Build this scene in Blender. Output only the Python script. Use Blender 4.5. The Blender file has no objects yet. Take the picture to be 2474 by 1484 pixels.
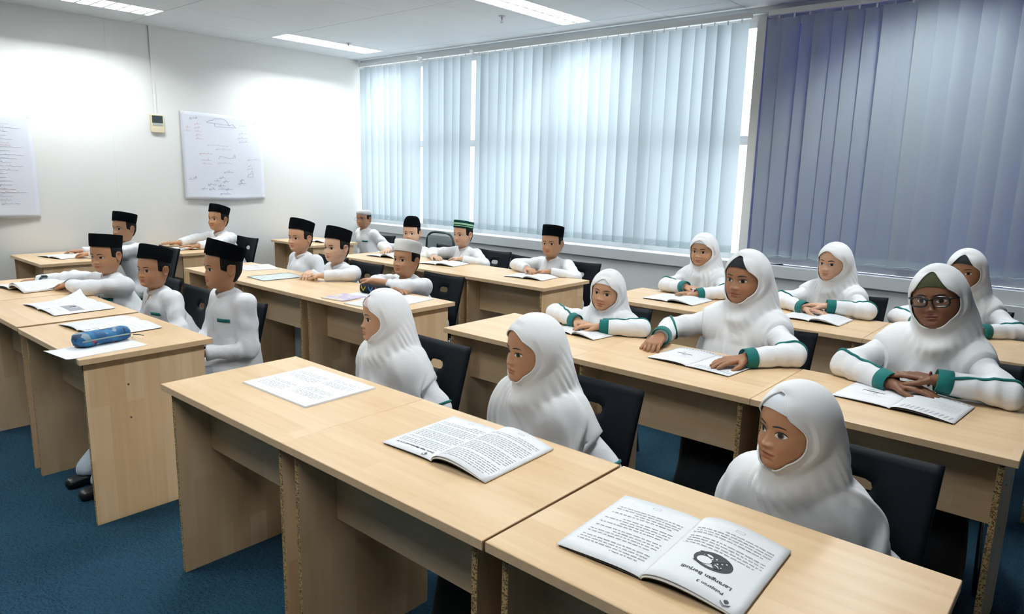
import bpy, bmesh, math, random
import numpy as np
from mathutils import Vector, Matrix

# ------------------------------------------------------------------ camera
SC = bpy.context.scene
COL = SC.collection
random.seed(4)
FPX, IMG_W = 1685.95, 2474.0
HEAD, PITCH, ROLL = math.radians(138) - 0.1296, -0.191, 0.0245
CAM = np.array([0.0, 0.0, 1.5438])
_fw = np.array([math.cos(HEAD) * math.cos(PITCH), math.sin(HEAD) * math.cos(PITCH), math.sin(PITCH)])
_rt = np.array([math.sin(HEAD), -math.cos(HEAD), 0.0])
_up = np.cross(_rt, _fw)
_rt, _up = (math.cos(ROLL) * _rt + math.sin(ROLL) * _up, -math.sin(ROLL) * _rt + math.cos(ROLL) * _up)
cd = bpy.data.cameras.new('camera'); cam = bpy.data.objects.new('camera', cd); COL.objects.link(cam)
cam.matrix_world = Matrix([[_rt[i], _up[i], -_fw[i], CAM[i]] for i in range(3)] + [[0, 0, 0, 1]])
cd.sensor_width = 36.0; cd.lens = FPX / IMG_W * 36.0; cd.clip_start = 0.05
SC.camera = cam

# ------------------------------------------------------------------ world, exposure
w = bpy.data.worlds.new('overcast_sky'); SC.world = w; w.use_nodes = True
wb = w.node_tree.nodes['Background']
wb.inputs[0].default_value = (0.90, 0.95, 1.0, 1); wb.inputs[1].default_value = 2.8
TUBE_POWER = 150.0
vs = SC.view_settings
vs.view_transform = 'Standard'; vs.look = 'None'; vs.exposure = 0.55; vs.gamma = 1.0; vs.use_curve_mapping = False
cy = SC.cycles
cy.max_bounces = 4; cy.diffuse_bounces = 3; cy.glossy_bounces = 2; cy.transmission_bounces = 4; cy.transparent_max_bounces = 6
cy.caustics_reflective = False; cy.caustics_refractive = False; cy.sample_clamp_indirect = 6.0

# ------------------------------------------------------------------ helpers
def link(o, parent=None):
    COL.objects.link(o)
    if parent is not None: o.parent = parent
    return o
def tag(o, label=None, cat=None, group=None, kind=None):
    if label: o['label'] = label
    if cat: o['category'] = cat
    if group: o['group'] = group
    if kind: o['kind'] = kind
    return o
def empty(name, loc=(0, 0, 0), rz=0.0):
    o = bpy.data.objects.new(name, None); o.empty_display_size = 0.05
    o.location = loc; o.rotation_euler = (0, 0, rz)
    return link(o)
def mesh_obj(name, verts, faces, mat, parent=None, smooth=False, mi=None, loc=None):
    me = bpy.data.meshes.new(name)
    me.from_pydata([tuple(v) for v in verts], [], [tuple(f) for f in faces]); me.update()
    for m in (mat if isinstance(mat, (list, tuple)) else [mat]): me.materials.append(m)
    if smooth: me.polygons.foreach_set('use_smooth', [True] * len(me.polygons))
    if mi is not None: me.polygons.foreach_set('material_index', list(mi))
    o = bpy.data.objects.new(name, me)
    if loc is not None: o.location = loc
    return link(o, parent)
def bm_obj(name, bm, mat, parent=None, smooth=False, loc=None):
    me = bpy.data.meshes.new(name); bm.to_mesh(me); bm.free()
    for m in (mat if isinstance(mat, (list, tuple)) else [mat]): me.materials.append(m)
    if smooth: me.polygons.foreach_set('use_smooth', [True] * len(me.polygons))
    o = bpy.data.objects.new(name, me)
    if loc is not None: o.location = loc
    return link(o, parent)
def add_box(bm, x0, x1, y0, y1, z0, z1, bev=0.0, mi=0, rot=None):
    M = Matrix.Translation(((x0 + x1) / 2, (y0 + y1) / 2, (z0 + z1) / 2))
    if rot is not None: M = M @ rot
    r = bmesh.ops.create_cube(bm, size=1.0, matrix=M @ Matrix.Diagonal((abs(x1 - x0), abs(y1 - y0), abs(z1 - z0), 1)))
    vsx = r['verts']; fs = {f for v in vsx for f in v.link_faces}
    for f in fs: f.material_index = mi
    if bev > 0:
        es = {e for v in vsx for e in v.link_edges}
        bmesh.ops.bevel(bm, geom=list(es), offset=bev, segments=1, affect='EDGES', profile=0.5)
def box(name, x0, x1, y0, y1, z0, z1, mat, parent=None, bev=0.0, loc=None):
    bm = bmesh.new(); add_box(bm, x0, x1, y0, y1, z0, z1, bev)
    return bm_obj(name, bm, mat, parent, loc=loc)
def tube_geo(pts, rad, n=10, cap=True):
    P = np.array(pts, float); k = len(P); R = np.full(k, rad) if np.isscalar(rad) else np.array(rad, float)
    T = np.gradient(P, axis=0); T /= np.linalg.norm(T, axis=1)[:, None] + 1e-12
    a = np.array([0, 0, 1.0]) if abs(T[0][2]) < 0.9 else np.array([1.0, 0, 0])
    N = np.cross(T[0], a); N /= np.linalg.norm(N); V = []
    th = np.arange(n) * 2 * math.pi / n
    for i in range(k):
        N = N - T[i] * (N @ T[i]); N /= np.linalg.norm(N); B = np.cross(T[i], N)
        V.append(P[i] + R[i] * (np.cos(th)[:, None] * N + np.sin(th)[:, None] * B))
    V = np.concatenate(V); F = []
    for i in range(k - 1):
        for j in range(n):
            a0, a1 = i * n + j, i * n + (j + 1) % n
            F.append((a0, a1, a1 + n, a0 + n))
    if cap:
        F.append(tuple(range(n - 1, -1, -1))); F.append(tuple(range((k - 1) * n, k * n)))
    return V, F
def tube(name, pts, rad, mat, parent=None, n=10, loc=None):
    V, F = tube_geo(pts, rad, n)
    return mesh_obj(name, V, F, mat, parent, True, loc=loc)
def merge_geo(parts):
    V = []; F = []; o = 0
    for v, f in parts:
        V.append(np.asarray(v, float)); F += [tuple(i + o for i in q) for q in f]; o += len(v)
    return np.concatenate(V), F
def lathe_geo(prof, n=20, c=(0, 0, 0)):
    V = []; F = []; k = len(prof)
    for r, z in prof:
        for j in range(n):
            a = 2 * math.pi * j / n; V.append((c[0] + r * math.cos(a), c[1] + r * math.sin(a), c[2] + z))
    for i in range(k - 1):
        for j in range(n):
            F.append((i * n + j, i * n + (j + 1) % n, (i + 1) * n + (j + 1) % n, (i + 1) * n + j))
    F.append(tuple(range(n - 1, -1, -1))); F.append(tuple(range((k - 1) * n, k * n)))
    return np.array(V), F
def grid_geo(P, closed_u=False):
    """P: (rows, cols, 3)"""
    r, c = P.shape[:2]; F = []
    for i in range(r - 1):
        for j in range(c if closed_u else c - 1):
            j2 = (j + 1) % c
            F.append((i * c + j, i * c + j2, (i + 1) * c + j2, (i + 1) * c + j))
    return P.reshape(-1, 3), F
def copy_tree(o, parent=None):
    c = o.copy(); COL.objects.link(c)
    if parent is not None: c.parent = parent
    for ch in list(o.children): copy_tree(ch, c)
    return c
def solidify(o, t, off=0.0):
    m = o.modifiers.new('thickness', 'SOLIDIFY'); m.thickness = t; m.offset = off
    return o

# ------------------------------------------------------------------ materials
def new_mat(name):
    m = bpy.data.materials.new(name); m.use_nodes = True
    nt = m.node_tree
    return m, nt, nt.nodes['Principled BSDF']
def plain(name, col, rough=0.6, var=0.0, scale=20.0, bump=0.0, bscale=200.0, spec=0.5, metal=0.0, sheen=0.0):
    m, nt, b = new_mat(name)
    b.inputs['Base Color'].default_value = (*col, 1); b.inputs['Roughness'].default_value = rough
    b.inputs['Specular IOR Level'].default_value = spec; b.inputs['Metallic'].default_value = metal
    if sheen: b.inputs['Sheen Weight'].default_value = sheen
    tc = nt.nodes.new('ShaderNodeTexCoord')
    if var:
        n = nt.nodes.new('ShaderNodeTexNoise'); n.inputs['Scale'].default_value = scale; n.inputs['Detail'].default_value = 3
        nt.links.new(tc.outputs['Object'], n.inputs['Vector'])
        mx = nt.nodes.new('ShaderNodeMix'); mx.data_type = 'RGBA'
        mx.inputs['A'].default_value = (*[c * (1 - var) for c in col], 1); mx.inputs['B'].default_value = (*[min(1, c * (1 + var)) for c in col], 1)
        nt.links.new(n.outputs['Fac'], mx.inputs['Factor']); nt.links.new(mx.outputs['Result'], b.inputs['Base Color'])
    if bump:
        n2 = nt.nodes.new('ShaderNodeTexNoise'); n2.inputs['Scale'].default_value = bscale; n2.inputs['Detail'].default_value = 2
        nt.links.new(tc.outputs['Object'], n2.inputs['Vector'])
        bp = nt.nodes.new('ShaderNodeBump'); bp.inputs['Strength'].default_value = bump; bp.inputs['Distance'].default_value = 0.004
        nt.links.new(n2.outputs['Fac'], bp.inputs['Height']); nt.links.new(bp.outputs['Normal'], b.inputs['Normal'])
    return m
def emis(name, col, s):
    m, nt, b = new_mat(name)
    b.inputs['Base Color'].default_value = (0.9, 0.9, 0.9, 1)
    b.inputs['Emission Color'].default_value = (*col, 1); b.inputs['Emission Strength'].default_value = s
    return m
def wood(name, axis, ca, cb, rough=0.32, stave=0.34):
    m, nt, b = new_mat(name); L = nt.links.new; N = nt.nodes.new
    tc = N('ShaderNodeTexCoord'); oi = N('ShaderNodeObjectInfo')
    add = N('ShaderNodeVectorMath'); add.operation = 'ADD'
    mul = N('ShaderNodeVectorMath'); mul.operation = 'SCALE'; mul.inputs['Scale'].default_value = 7.0
    cmb = N('ShaderNodeCombineXYZ')
    for k in range(3): L(oi.outputs['Random'], cmb.inputs[k])
    L(cmb.outputs[0], mul.inputs[0]); L(tc.outputs['Object'], add.inputs[0]); L(mul.outputs[0], add.inputs[1])
    sep = N('ShaderNodeSeparateXYZ'); L(add.outputs[0], sep.inputs[0])
    c2 = N('ShaderNodeCombineXYZ')   # u along the grain, v across
    if axis == 'x': order = (0, 1, 2)
    elif axis == 'z': order = (2, 1, 0)
    else: order = (0, 2, 1)
    for k in range(3): L(sep.outputs[order[k]], c2.inputs[k])
    br = N('ShaderNodeTexBrick'); br.offset = 0.37; br.inputs['Scale'].default_value = 1.0
    br.inputs['Brick Width'].default_value = 0.62; br.inputs['Row Height'].default_value = 0.072
    br.inputs['Mortar Size'].default_value = 0.0; br.inputs['Bias'].default_value = 0.0
    br.inputs['Color1'].default_value = (0, 0, 0, 1); br.inputs['Color2'].default_value = (1, 1, 1, 1)
    L(c2.outputs[0], br.inputs['Vector'])
    mp = N('ShaderNodeMapping'); mp.inputs['Scale'].default_value = (2.2, 30.0, 30.0); L(c2.outputs[0], mp.inputs['Vector'])
    n1 = N('ShaderNodeTexNoise'); n1.inputs['Scale'].default_value = 1.0; n1.inputs['Detail'].default_value = 5; n1.inputs['Distortion'].default_value = 0.6
    L(mp.outputs[0], n1.inputs['Vector'])
    mp2 = N('ShaderNodeMapping'); mp2.inputs['Scale'].default_value = (14.0, 420.0, 420.0); L(c2.outputs[0], mp2.inputs['Vector'])
    n2 = N('ShaderNodeTexNoise'); n2.inputs['Scale'].default_value = 1.0; n2.inputs['Detail'].default_value = 2; L(mp2.outputs[0], n2.inputs['Vector'])
    a = N('ShaderNodeMath'); a.operation = 'MULTIPLY_ADD'; a.inputs[1].default_value = stave; a.inputs[2].default_value = 0.15 - stave / 2
    L(br.outputs['Color'], a.inputs[0])
    a2 = N('ShaderNodeMath'); a2.operation = 'MULTIPLY_ADD'; a2.inputs[1].default_value = 0.75; L(n1.outputs['Fac'], a2.inputs[0]); L(a.outputs[0], a2.inputs[2])
    a3 = N('ShaderNodeMath'); a3.operation = 'MULTIPLY_ADD'; a3.inputs[1].default_value = 0.22; L(n2.outputs['Fac'], a3.inputs[0]); L(a2.outputs[0], a3.inputs[2])
    cr = N('ShaderNodeValToRGB'); cr.color_ramp.elements[0].position = 0.25; cr.color_ramp.elements[1].position = 0.95
    cr.color_ramp.elements[0].color = (*ca, 1); cr.color_ramp.elements[1].color = (*cb, 1)
    L(a3.outputs[0], cr.inputs[0]); L(cr.outputs[0], b.inputs['Base Color'])
    b.inputs['Roughness'].default_value = rough; b.inputs['Specular IOR Level'].default_value = 0.45
    return m
W_A, W_B = (0.86, 0.635, 0.40), (0.71, 0.475, 0.255)
M = {}
M['wood_x'] = wood('beech_laminate_long', 'x', W_A, W_B)
M['wood_z'] = wood('beech_laminate_upright', 'z', W_A, W_B, 0.32, 0.6)
M['wood_m'] = wood('beech_laminate_modesty', 'y', W_A, W_B)
M['wood_edge'] = plain('beech_edge_band', (0.76, 0.53, 0.31), 0.5, 0.12, 40)
def chip():
    m, nt, b = new_mat('raw_chipboard'); L = nt.links.new; N = nt.nodes.new
    tc = N('ShaderNodeTexCoord'); v = N('ShaderNodeTexVoronoi'); v.inputs['Scale'].default_value = 260
    L(tc.outputs['Object'], v.inputs['Vector'])
    cr = N('ShaderNodeValToRGB'); e = cr.color_ramp.elements
    e[0].position = 0.15; e[0].color = (0.10, 0.06, 0.025, 1); e[1].position = 0.7; e[1].color = (0.55, 0.36, 0.15, 1)
    sp = N('ShaderNodeSeparateColor'); L(v.outputs['Color'], sp.inputs[0]); L(sp.outputs[0], cr.inputs[0]); L(cr.outputs[0], b.inputs['Base Color'])
    b.inputs['Roughness'].default_value = 0.9
    return m
M['chip'] = chip()
M['wall'] = plain('white_wall_paint', (0.80, 0.80, 0.775), 0.75, 0.015, 1.5, 0.05, 300)
M['wall_low'] = plain('window_wall_paint', (0.80, 0.80, 0.785), 0.7, 0.02, 2.0)
M['ceil'] = plain('ceiling_tile_white', (0.82, 0.87, 0.90), 0.85, 0.02, 3.0, 0.15, 160)
M['ceil_seam_shade'] = plain('ceiling_slab_seam_shade', (0.28, 0.30, 0.31), 0.8)  # slab above the tiles, dark grey to put the seam shade into its colour
M['white_metal'] = plain('white_powder_coat', (0.82, 0.84, 0.85), 0.4, 0.02, 5)
M['sill'] = plain('grey_sill_paint', (0.68, 0.70, 0.71), 0.45, 0.03, 3)
M['steel'] = plain('brushed_steel', (0.55, 0.55, 0.56), 0.35, metal=1.0)
M['reflector'] = plain('bright_reflector', (0.88, 0.90, 0.90), 0.25, metal=0.3)
M['tube'] = emis('fluorescent_tube_glow', (0.93, 0.98, 1.0), TUBE_POWER)
M['black'] = plain('black_plastic', (0.012, 0.016, 0.02), 0.38, 0.15, 15)
M['chairback'] = plain('charcoal_laminate', (0.0028, 0.0042, 0.0065), 0.55, 0.2, 8, 0.03, 120, spec=0.10)
M['chrome'] = plain('grey_chrome_tube', (0.5, 0.52, 0.54), 0.25, metal=1.0)
def carpet():
    m, nt, b = new_mat('blue_carpet'); L = nt.links.new; N = nt.nodes.new
    tc = N('ShaderNodeTexCoord')
    n = N('ShaderNodeTexNoise'); n.inputs['Scale'].default_value = 140; n.inputs['Detail'].default_value = 3; L(tc.outputs['Object'], n.inputs['Vector'])
    n2 = N('ShaderNodeTexNoise'); n2.inputs['Scale'].default_value = 2.0; n2.inputs['Detail'].default_value = 4; L(tc.outputs['Object'], n2.inputs['Vector'])
    mp = N('ShaderNodeMapping'); mp.inputs['Scale'].default_value = (30, 110, 60); mp.inputs['Rotation'].default_value = (0, 0, 0.5); L(tc.outputs['Object'], mp.inputs['Vector'])
    n3 = N('ShaderNodeTexNoise'); n3.inputs['Scale'].default_value = 1.0; n3.inputs['Detail'].default_value = 3; L(mp.outputs[0], n3.inputs['Vector'])
    a = N('ShaderNodeMath'); a.operation = 'MULTIPLY_ADD'; a.inputs[1].default_value = 0.35; L(n2.outputs['Fac'], a.inputs[0])
    a0 = N('ShaderNodeMath'); a0.operation = 'MULTIPLY_ADD'; a0.inputs[1].default_value = 0.5; L(n3.outputs['Fac'], a0.inputs[0]); L(n.outputs['Fac'], a0.inputs[2])
    L(a0.outputs[0], a.inputs[2])
    cr = N('ShaderNodeValToRGB'); e = cr.color_ramp.elements
    e[0].position = 0.65; e[0].color = (0.0012, 0.008, 0.018, 1); e[1].position = 1.15; e[1].color = (0.013, 0.047, 0.078, 1)
    L(a.outputs[0], cr.inputs[0]); L(cr.outputs[0], b.inputs['Base Color'])
    b.inputs['Roughness'].default_value = 0.95; b.inputs['Specular IOR Level'].default_value = 0.15
    bp = N('ShaderNodeBump'); bp.inputs['Strength'].default_value = 0.5; bp.inputs['Distance'].default_value = 0.004
    L(n.outputs['Fac'], bp.inputs['Height']); L(bp.outputs['Normal'], b.inputs['Normal'])
    return m
M['carpet'] = carpet()
def glass(name, tint, haze=0.0):
    m, nt, b = new_mat(name); nt.nodes.remove(b)
    out = nt.nodes['Material Output']; t = nt.nodes.new('ShaderNodeBsdfTransparent'); t.inputs[0].default_value = (*tint, 1)
    g = nt.nodes.new('ShaderNodeBsdfGlossy'); g.inputs['Roughness'].default_value = 0.03
    mx = nt.nodes.new('ShaderNodeMixShader'); mx.inputs[0].default_value = 0.05
    nt.links.new(t.outputs[0], mx.inputs[1]); nt.links.new(g.outputs[0], mx.inputs[2]); nt.links.new(mx.outputs[0], out.inputs['Surface'])
    return m
M['glass'] = glass('clear_window_glass', (0.95, 0.97, 0.98))
M['glass_blue'] = glass('violet_tinted_window_glass', (0.090, 0.105, 0.30))
def fabric_blind(name, col, tr):
    m, nt, b = new_mat(name); nt.nodes.remove(b); L = nt.links.new; N = nt.nodes.new
    out = nt.nodes['Material Output']
    d = N('ShaderNodeBsdfDiffuse'); t = N('ShaderNodeBsdfTranslucent'); mx = N('ShaderNodeMixShader'); mx.inputs[0].default_value = tr
    tc = N('ShaderNodeTexCoord'); mp = N('ShaderNodeMapping'); mp.inputs['Scale'].default_value = (900, 900, 120); L(tc.outputs['Object'], mp.inputs['Vector'])
    n = N('ShaderNodeTexNoise'); n.inputs['Scale'].default_value = 1.0; L(mp.outputs[0], n.inputs['Vector'])
    c = N('ShaderNodeMix'); c.data_type = 'RGBA'; c.inputs['A'].default_value = (*[k * 0.9 for k in col], 1); c.inputs['B'].default_value = (*[min(1, k * 1.08) for k in col], 1)
    L(n.outputs['Fac'], c.inputs['Factor'])
    L(c.outputs['Result'], d.inputs[0]); L(c.outputs['Result'], t.inputs[0])
    L(d.outputs[0], mx.inputs[1]); L(t.outputs[0], mx.inputs[2]); L(mx.outputs[0], out.inputs['Surface'])
    return m
M['blind'] = fabric_blind('pale_blue_blind_fabric', (0.53, 0.60, 0.635), 0.42)
M['blind_hem'] = fabric_blind('blind_hem_fabric', (0.50, 0.60, 0.64), 0.22)
M['paper'] = plain('white_paper', (0.86, 0.87, 0.89), 0.7, 0.02, 6)

# ------------------------------------------------------------------ room shell
XW, YW, HC = -7.15, 5.50, 2.8124
X2, Y1 = 2.6, -3.6
def struct(o, label=None): o['kind'] = 'structure'; return o
struct(box('floor', XW - 0.1, X2 + 0.1, Y1 - 0.1, YW + 0.1, -0.08, 0.0, M['carpet']))
wl = struct(box('wall_left', XW - 0.12, XW, Y1, YW + 0.12, 0.0, HC + 0.1, M['wall']))
struct(box('wall_right', X2, X2 + 0.12, Y1, YW + 0.12, 0.0, HC + 0.1, M['wall']))
struct(box('wall_front', XW, X2, Y1 - 0.12, Y1, 0.0, HC + 0.1, M['wall']))
# window wall: parapet, header, piers
SILL = 0.885; HEADZ = 2.73
bm = bmesh.new()
add_box(bm, XW, X2, YW - 0.095, YW + 0.12, 0.0, SILL - 0.03)
add_box(bm, XW, X2, YW, YW + 0.12, HEADZ, HC + 0.1)
add_box(bm, -2.262, -2.195, YW - 0.09, YW + 0.12, SILL - 0.02, HEADZ)
add_box(bm, XW, XW + 0.02, YW, YW + 0.12, SILL - 0.02, HEADZ)
add_box(bm, 2.2, X2, YW, YW + 0.12, SILL - 0.02, HEADZ)
wbk = struct(bm_obj('wall_back', bm, M['wall_low']))
struct(box('trim_1', XW, X2, YW - 0.12, YW, 0.79, SILL, M['sill'], bev=0.004))           # window sill ledge
struct(box('trim_2', -0.50, -0.28, YW - 0.15, YW, 0.0, 0.79, M['sill'], bev=0.003))      # post below the sill
struct(box('baseboard_left', XW, XW + 0.012, Y1, YW, 0.0, 0.09, M['sill']))
struct(box('baseboard_back', XW, X2, YW - 0.107, YW - 0.095, 0.0, 0.09, M['sill']))
struct(box('trim_3', XW, X2, YW - 0.05, YW, HC - 0.045, HC, M['white_metal']))           # cornice strip over the blinds
# wall joints: slim cover strips of the panelled left wall
for y in (2.61,):
    struct(box('trim_4', XW, XW + 0.0015, y - 0.002, y + 0.002, 0.09, HC, M['wall_low']))

def window(name, x0, x1, mull, gmat):
    root = struct(bpy.data.objects.new(name, None)); link(root)
    z0, z1 = SILL, HEADZ; y0, y1 = YW + 0.015, YW + 0.065
    bm = bmesh.new()
    add_box(bm, x0, x1, y0, y1, z0, z0 + 0.05); add_box(bm, x0, x1, y0, y1, z1 - 0.05, z1)
    add_box(bm, x0, x0 + 0.045, y0, y1, z0, z1); add_box(bm, x1 - 0.045, x1, y0, y1, z0, z1)
    bm_obj('window_frame', bm, M['white_metal'], root)
    for x in mull: box('mullion', x - 0.04, x + 0.04, y0 - 0.012, y1 + 0.01, z0, z1, M['white_metal'], root)
    box('transom', x0, x1, y0 - 0.005, y1, 1.80, 1.87, M['white_metal'], root)
    xs = [x0] + list(mull) + [x1]
    for a, b in zip(xs[:-1], xs[1:]):
        for zz0, zz1 in ((z0, 1.80), (1.87, z1)):
            box('pane', a + 0.02, b - 0.02, YW + 0.036, YW + 0.042, zz0, zz1, gmat, root)
    return root
w1 = window('window_1', XW + 0.02, -2.262, (-6.035, -5.24, -4.25, -3.26), M['glass'])
w2 = window('window_2', -2.195, 2.2, (-1.1, 0.0, 1.1), M['glass_blue'])
# handle on the narrow casement
box('window_handle', -6.02, -5.99, YW - 0.03, YW + 0.01, 1.80, 1.97, M['white_metal'], w1, 0.004)

# ------------------------------------------------------------------ ceiling with tiles
ce = struct(box('ceiling', XW - 0.1, X2 + 0.1, Y1 - 0.1, YW + 0.1, HC + 0.10, HC + 0.14, M['ceil_seam_shade']))
PX, PY = 0.615, 1.17
xs = [-6.675 + PX * k for k in range(-1, 16)]
ys = [5.15 - PY * k for k in range(8, -1, -1)]
FIX = {}
for cx_, side in ((0, 'L'), (4, 'R'), (9, 'L'), (13, 'R')):
    for yk in range(8):
        if (yk % 2) == (len(ys) - 2) % 2 and (yk >= 5 or yk >= 3) and cx_ < 12: FIX[(cx_, yk)] = side
tile_cache = {}
def tile(x0, x1, y0, y1):
    key = (round(x1 - x0, 3), round(y1 - y0, 3))
    if key not in tile_cache:
        bm = bmesh.new(); sx, sy = key
        add_box(bm, -sx / 2 + 0.0025, sx / 2 - 0.0025, -sy / 2 + 0.0025, sy / 2 - 0.0025, 0.0, 0.016, 0.0015)
        me = bpy.data.meshes.new('ceiling_tile'); bm.to_mesh(me); bm.free(); me.materials.append(M['ceil']); tile_cache[key] = me
    o = bpy.data.objects.new('ceiling_tile', tile_cache[key]); o.location = ((x0 + x1) / 2, (y0 + y1) / 2, HC); link(o, ce)
fix_pos = []
for i in range(-1, 15):
    x0 = -6.675 + PX * i; x1 = x0 + PX
    x0 = max(x0, XW); x1 = min(x1, X2)
    for k in range(len(ys) - 1):
        y0, y1 = max(ys[k], Y1), ys[k + 1]
        if y1 <= Y1: continue
        s = FIX.get((i, k))
        if s is None: tile(x0, x1, y0, y1)
        else:
            xm = (x0 + x1) / 2
            if s == 'L': tile(xm, x1, y0, y1); fix_pos.append(((x0 + xm) / 2, (y0 + y1) / 2))
            else: tile(x0, xm, y0, y1); fix_pos.append(((xm + x1) / 2, (y0 + y1) / 2))
    tile(x0, x1, 5.15, YW)

# ------------------------------------------------------------------ recessed louvred lights
def make_fixture():
    root = empty('ceiling_light'); hw, hl = 0.150, 0.582
    bm = bmesh.new()   # open-bottomed housing
    t = 0.004; d = 0.085
    add_box(bm, -hw, -hw + t, -hl, hl, 0, d); add_box(bm, hw - t, hw, -hl, hl, 0, d)
    add_box(bm, -hw, hw, -hl, -hl + t, 0, d); add_box(bm, -hw, hw, hl - t, hl, 0, d); add_box(bm, -hw, hw, -hl, hl, d - t, d)
    bm_obj('housing', bm, M['white_metal'], root)
    for s in (-1, 1):
        tube('tube', [(s * 0.072, -hl + 0.03, 0.055), (s * 0.072, hl - 0.03, 0.055)], 0.013, M['tube'], root, 8)
    mesh_obj('spine', [(-0.012, -hl, 0.0), (0.012, -hl, 0.0), (0.003, -hl, 0.05), (-0.003, -hl, 0.05), (-0.012, hl, 0.0), (0.012, hl, 0.0), (0.003, hl, 0.05), (-0.003, hl, 0.05)],
             [(0, 1, 5, 4), (1, 2, 6, 5), (2, 3, 7, 6), (3, 0, 4, 7), (3, 2, 1, 0), (4, 5, 6, 7)], M['reflector'], root)
    n = 11; me = None
    for k in range(n):
        y = -hl + (k + 0.5) * 2 * hl / n
        if me is None:
            o = mesh_obj('louver', [(-hw, -0.008, 0.0), (hw, -0.008, 0), (hw, 0.008, 0), (-hw, 0.008, 0), (-hw, -0.001, 0.035), (hw, -0.001, 0.035), (hw, 0.001, 0.035), (-hw, 0.001, 0.035)],
                         [(3, 2, 1, 0), (4, 5, 6, 7), (0, 1, 5, 4), (1, 2, 6, 5), (2, 3, 7, 6), (3, 0, 4, 7)], M['reflector'], root); me = o.data
        else: o = link(bpy.data.objects.new('louver', me), root)
        o.location.y = y
    return root
def light_label(x, y):
    if abs(x + 6.52) < 0.1:
        if y > 4: return 'recessed louvred ceiling light over the white wall nearest the window corner'
        if y > 2: return 'recessed louvred ceiling light above the handwritten wall sheets, farther from the windows'
    if abs(x + 3.75) < 0.2 and y > 4: return 'bright louvred ceiling light beside the gap in the middle blinds'
    if x < -6: return 'recessed louvred ceiling light over the aisle in front of the wall desks'
    if x < -3: return 'recessed louvred ceiling light above the boys\' middle row' if y > 1 else 'recessed louvred ceiling light in front of the boys\' front row'
    if y > 4: return 'recessed louvred ceiling light beside the tinted window'
    return 'recessed louvred ceiling light above the girls\' middle row' if y > 1 else 'recessed louvred ceiling light in front of the girls\' front row'
fix_pos.sort(key=lambda p: -p[1])
def light_key(x, y):
    """lamps of the same ceiling grid that lie outside the picture"""
    if x < -6: return None if y > 1 else 'wall_aisle'
    if x < -3: return None if y > 4 else ('boys_middle_row' if y > 1 else 'boys_front')
    return 'tinted_window' if y > 4 else ('girls_middle_row' if y > 1 else 'girls_front')
fx0 = None
for (x, y) in fix_pos:
    f = make_fixture() if fx0 is None else copy_tree(fx0)
    fx0 = fx0 or f
    f.location = (x, y, HC); tag(f, light_label(x, y), 'ceiling light', 'louvred ceiling lights')
    key = light_key(x, y)
    if key: 
        f.name = 'ceiling_light_' + key + '_offscreen'
        for t, w_ in zip([c for c in f.children if c.name.startswith('tube')], ('inner', 'outer')): t.name = 'tube_' + w_ + '_' + key + '_offscreen'
    else:
        f.name = 'ceiling_light'
        for c in f.children:
            if c.name.startswith('tube'): c.name = 'tube'

def sprinkler(x, y, label):
    r = empty('fire_sprinkler', (x, y, HC))
    V, F = lathe_geo([(0.001, 0.0), (0.032, 0.0), (0.030, -0.006), (0.012, -0.010), (0.001, -0.010)], 20); mesh_obj('escutcheon', V, F, M['steel'], r, True)
    V, F = lathe_geo([(0.009, -0.008), (0.009, -0.022), (0.006, -0.026), (0.006, -0.032)], 14); mesh_obj('nozzle', V, F, M['steel'], r, True)
    for s in (-1, 1): tube('frame_arm', [(s * 0.006, 0, -0.028), (s * 0.012, 0, -0.038), (s * 0.004, 0, -0.052)], 0.002, M['steel'], r, 6)
    V, F = lathe_geo([(0.001, -0.052), (0.014, -0.052), (0.014, -0.054), (0.001, -0.055)], 14); mesh_obj('deflector', V, F, M['steel'], r, True)
    tag(r, label, 'sprinkler', 'ceiling sprinklers')
sprinkler(-6.27, 4.62, 'small metal fire sprinkler beside the ceiling light by the white wall')
sprinkler(-4.10, 4.57, 'small metal fire sprinkler beside the ceiling light over the middle blinds')

# ------------------------------------------------------------------ vertical blinds
ZT, ZB = 2.705, 0.945
SW = 0.127
def slat_mesh(bmat):
    P = []
    nx = 5
    zs = [ZB, ZB + 0.055] + [ZB + 0.055 + (ZT - ZB - 0.055) * k / 6 for k in range(1, 7)]
    for z in zs:
        row = []
        for i in range(nx):
            u = i / (nx - 1) - 0.5
            row.append((u * SW, 0.010 * (4 * u * u - 1) * 0.6, z))
        P.append(row)
    P = np.array(P); V, F = grid_geo(P)
    me = bpy.data.meshes.new('slat'); me.from_pydata([tuple(v) for v in V], [], F); me.update()
    me.materials.append(bmat); me.materials.append(M['blind_hem'])
    me.polygons.foreach_set('material_index', [1 if k < nx - 1 else 0 for k in range(len(F))])
    me.polygons.foreach_set('use_smooth', [True] * len(F))
    return me
SLAT = slat_mesh(M['blind'])
hang = bpy.data.meshes.new('hanger')
_bm = bmesh.new(); add_box(_bm, -0.006, 0.006, -0.002, 0.002, ZT - 0.005, ZT + 0.03); _bm.to_mesh(hang); _bm.free(); hang.materials.append(M['white_metal'])
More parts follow.
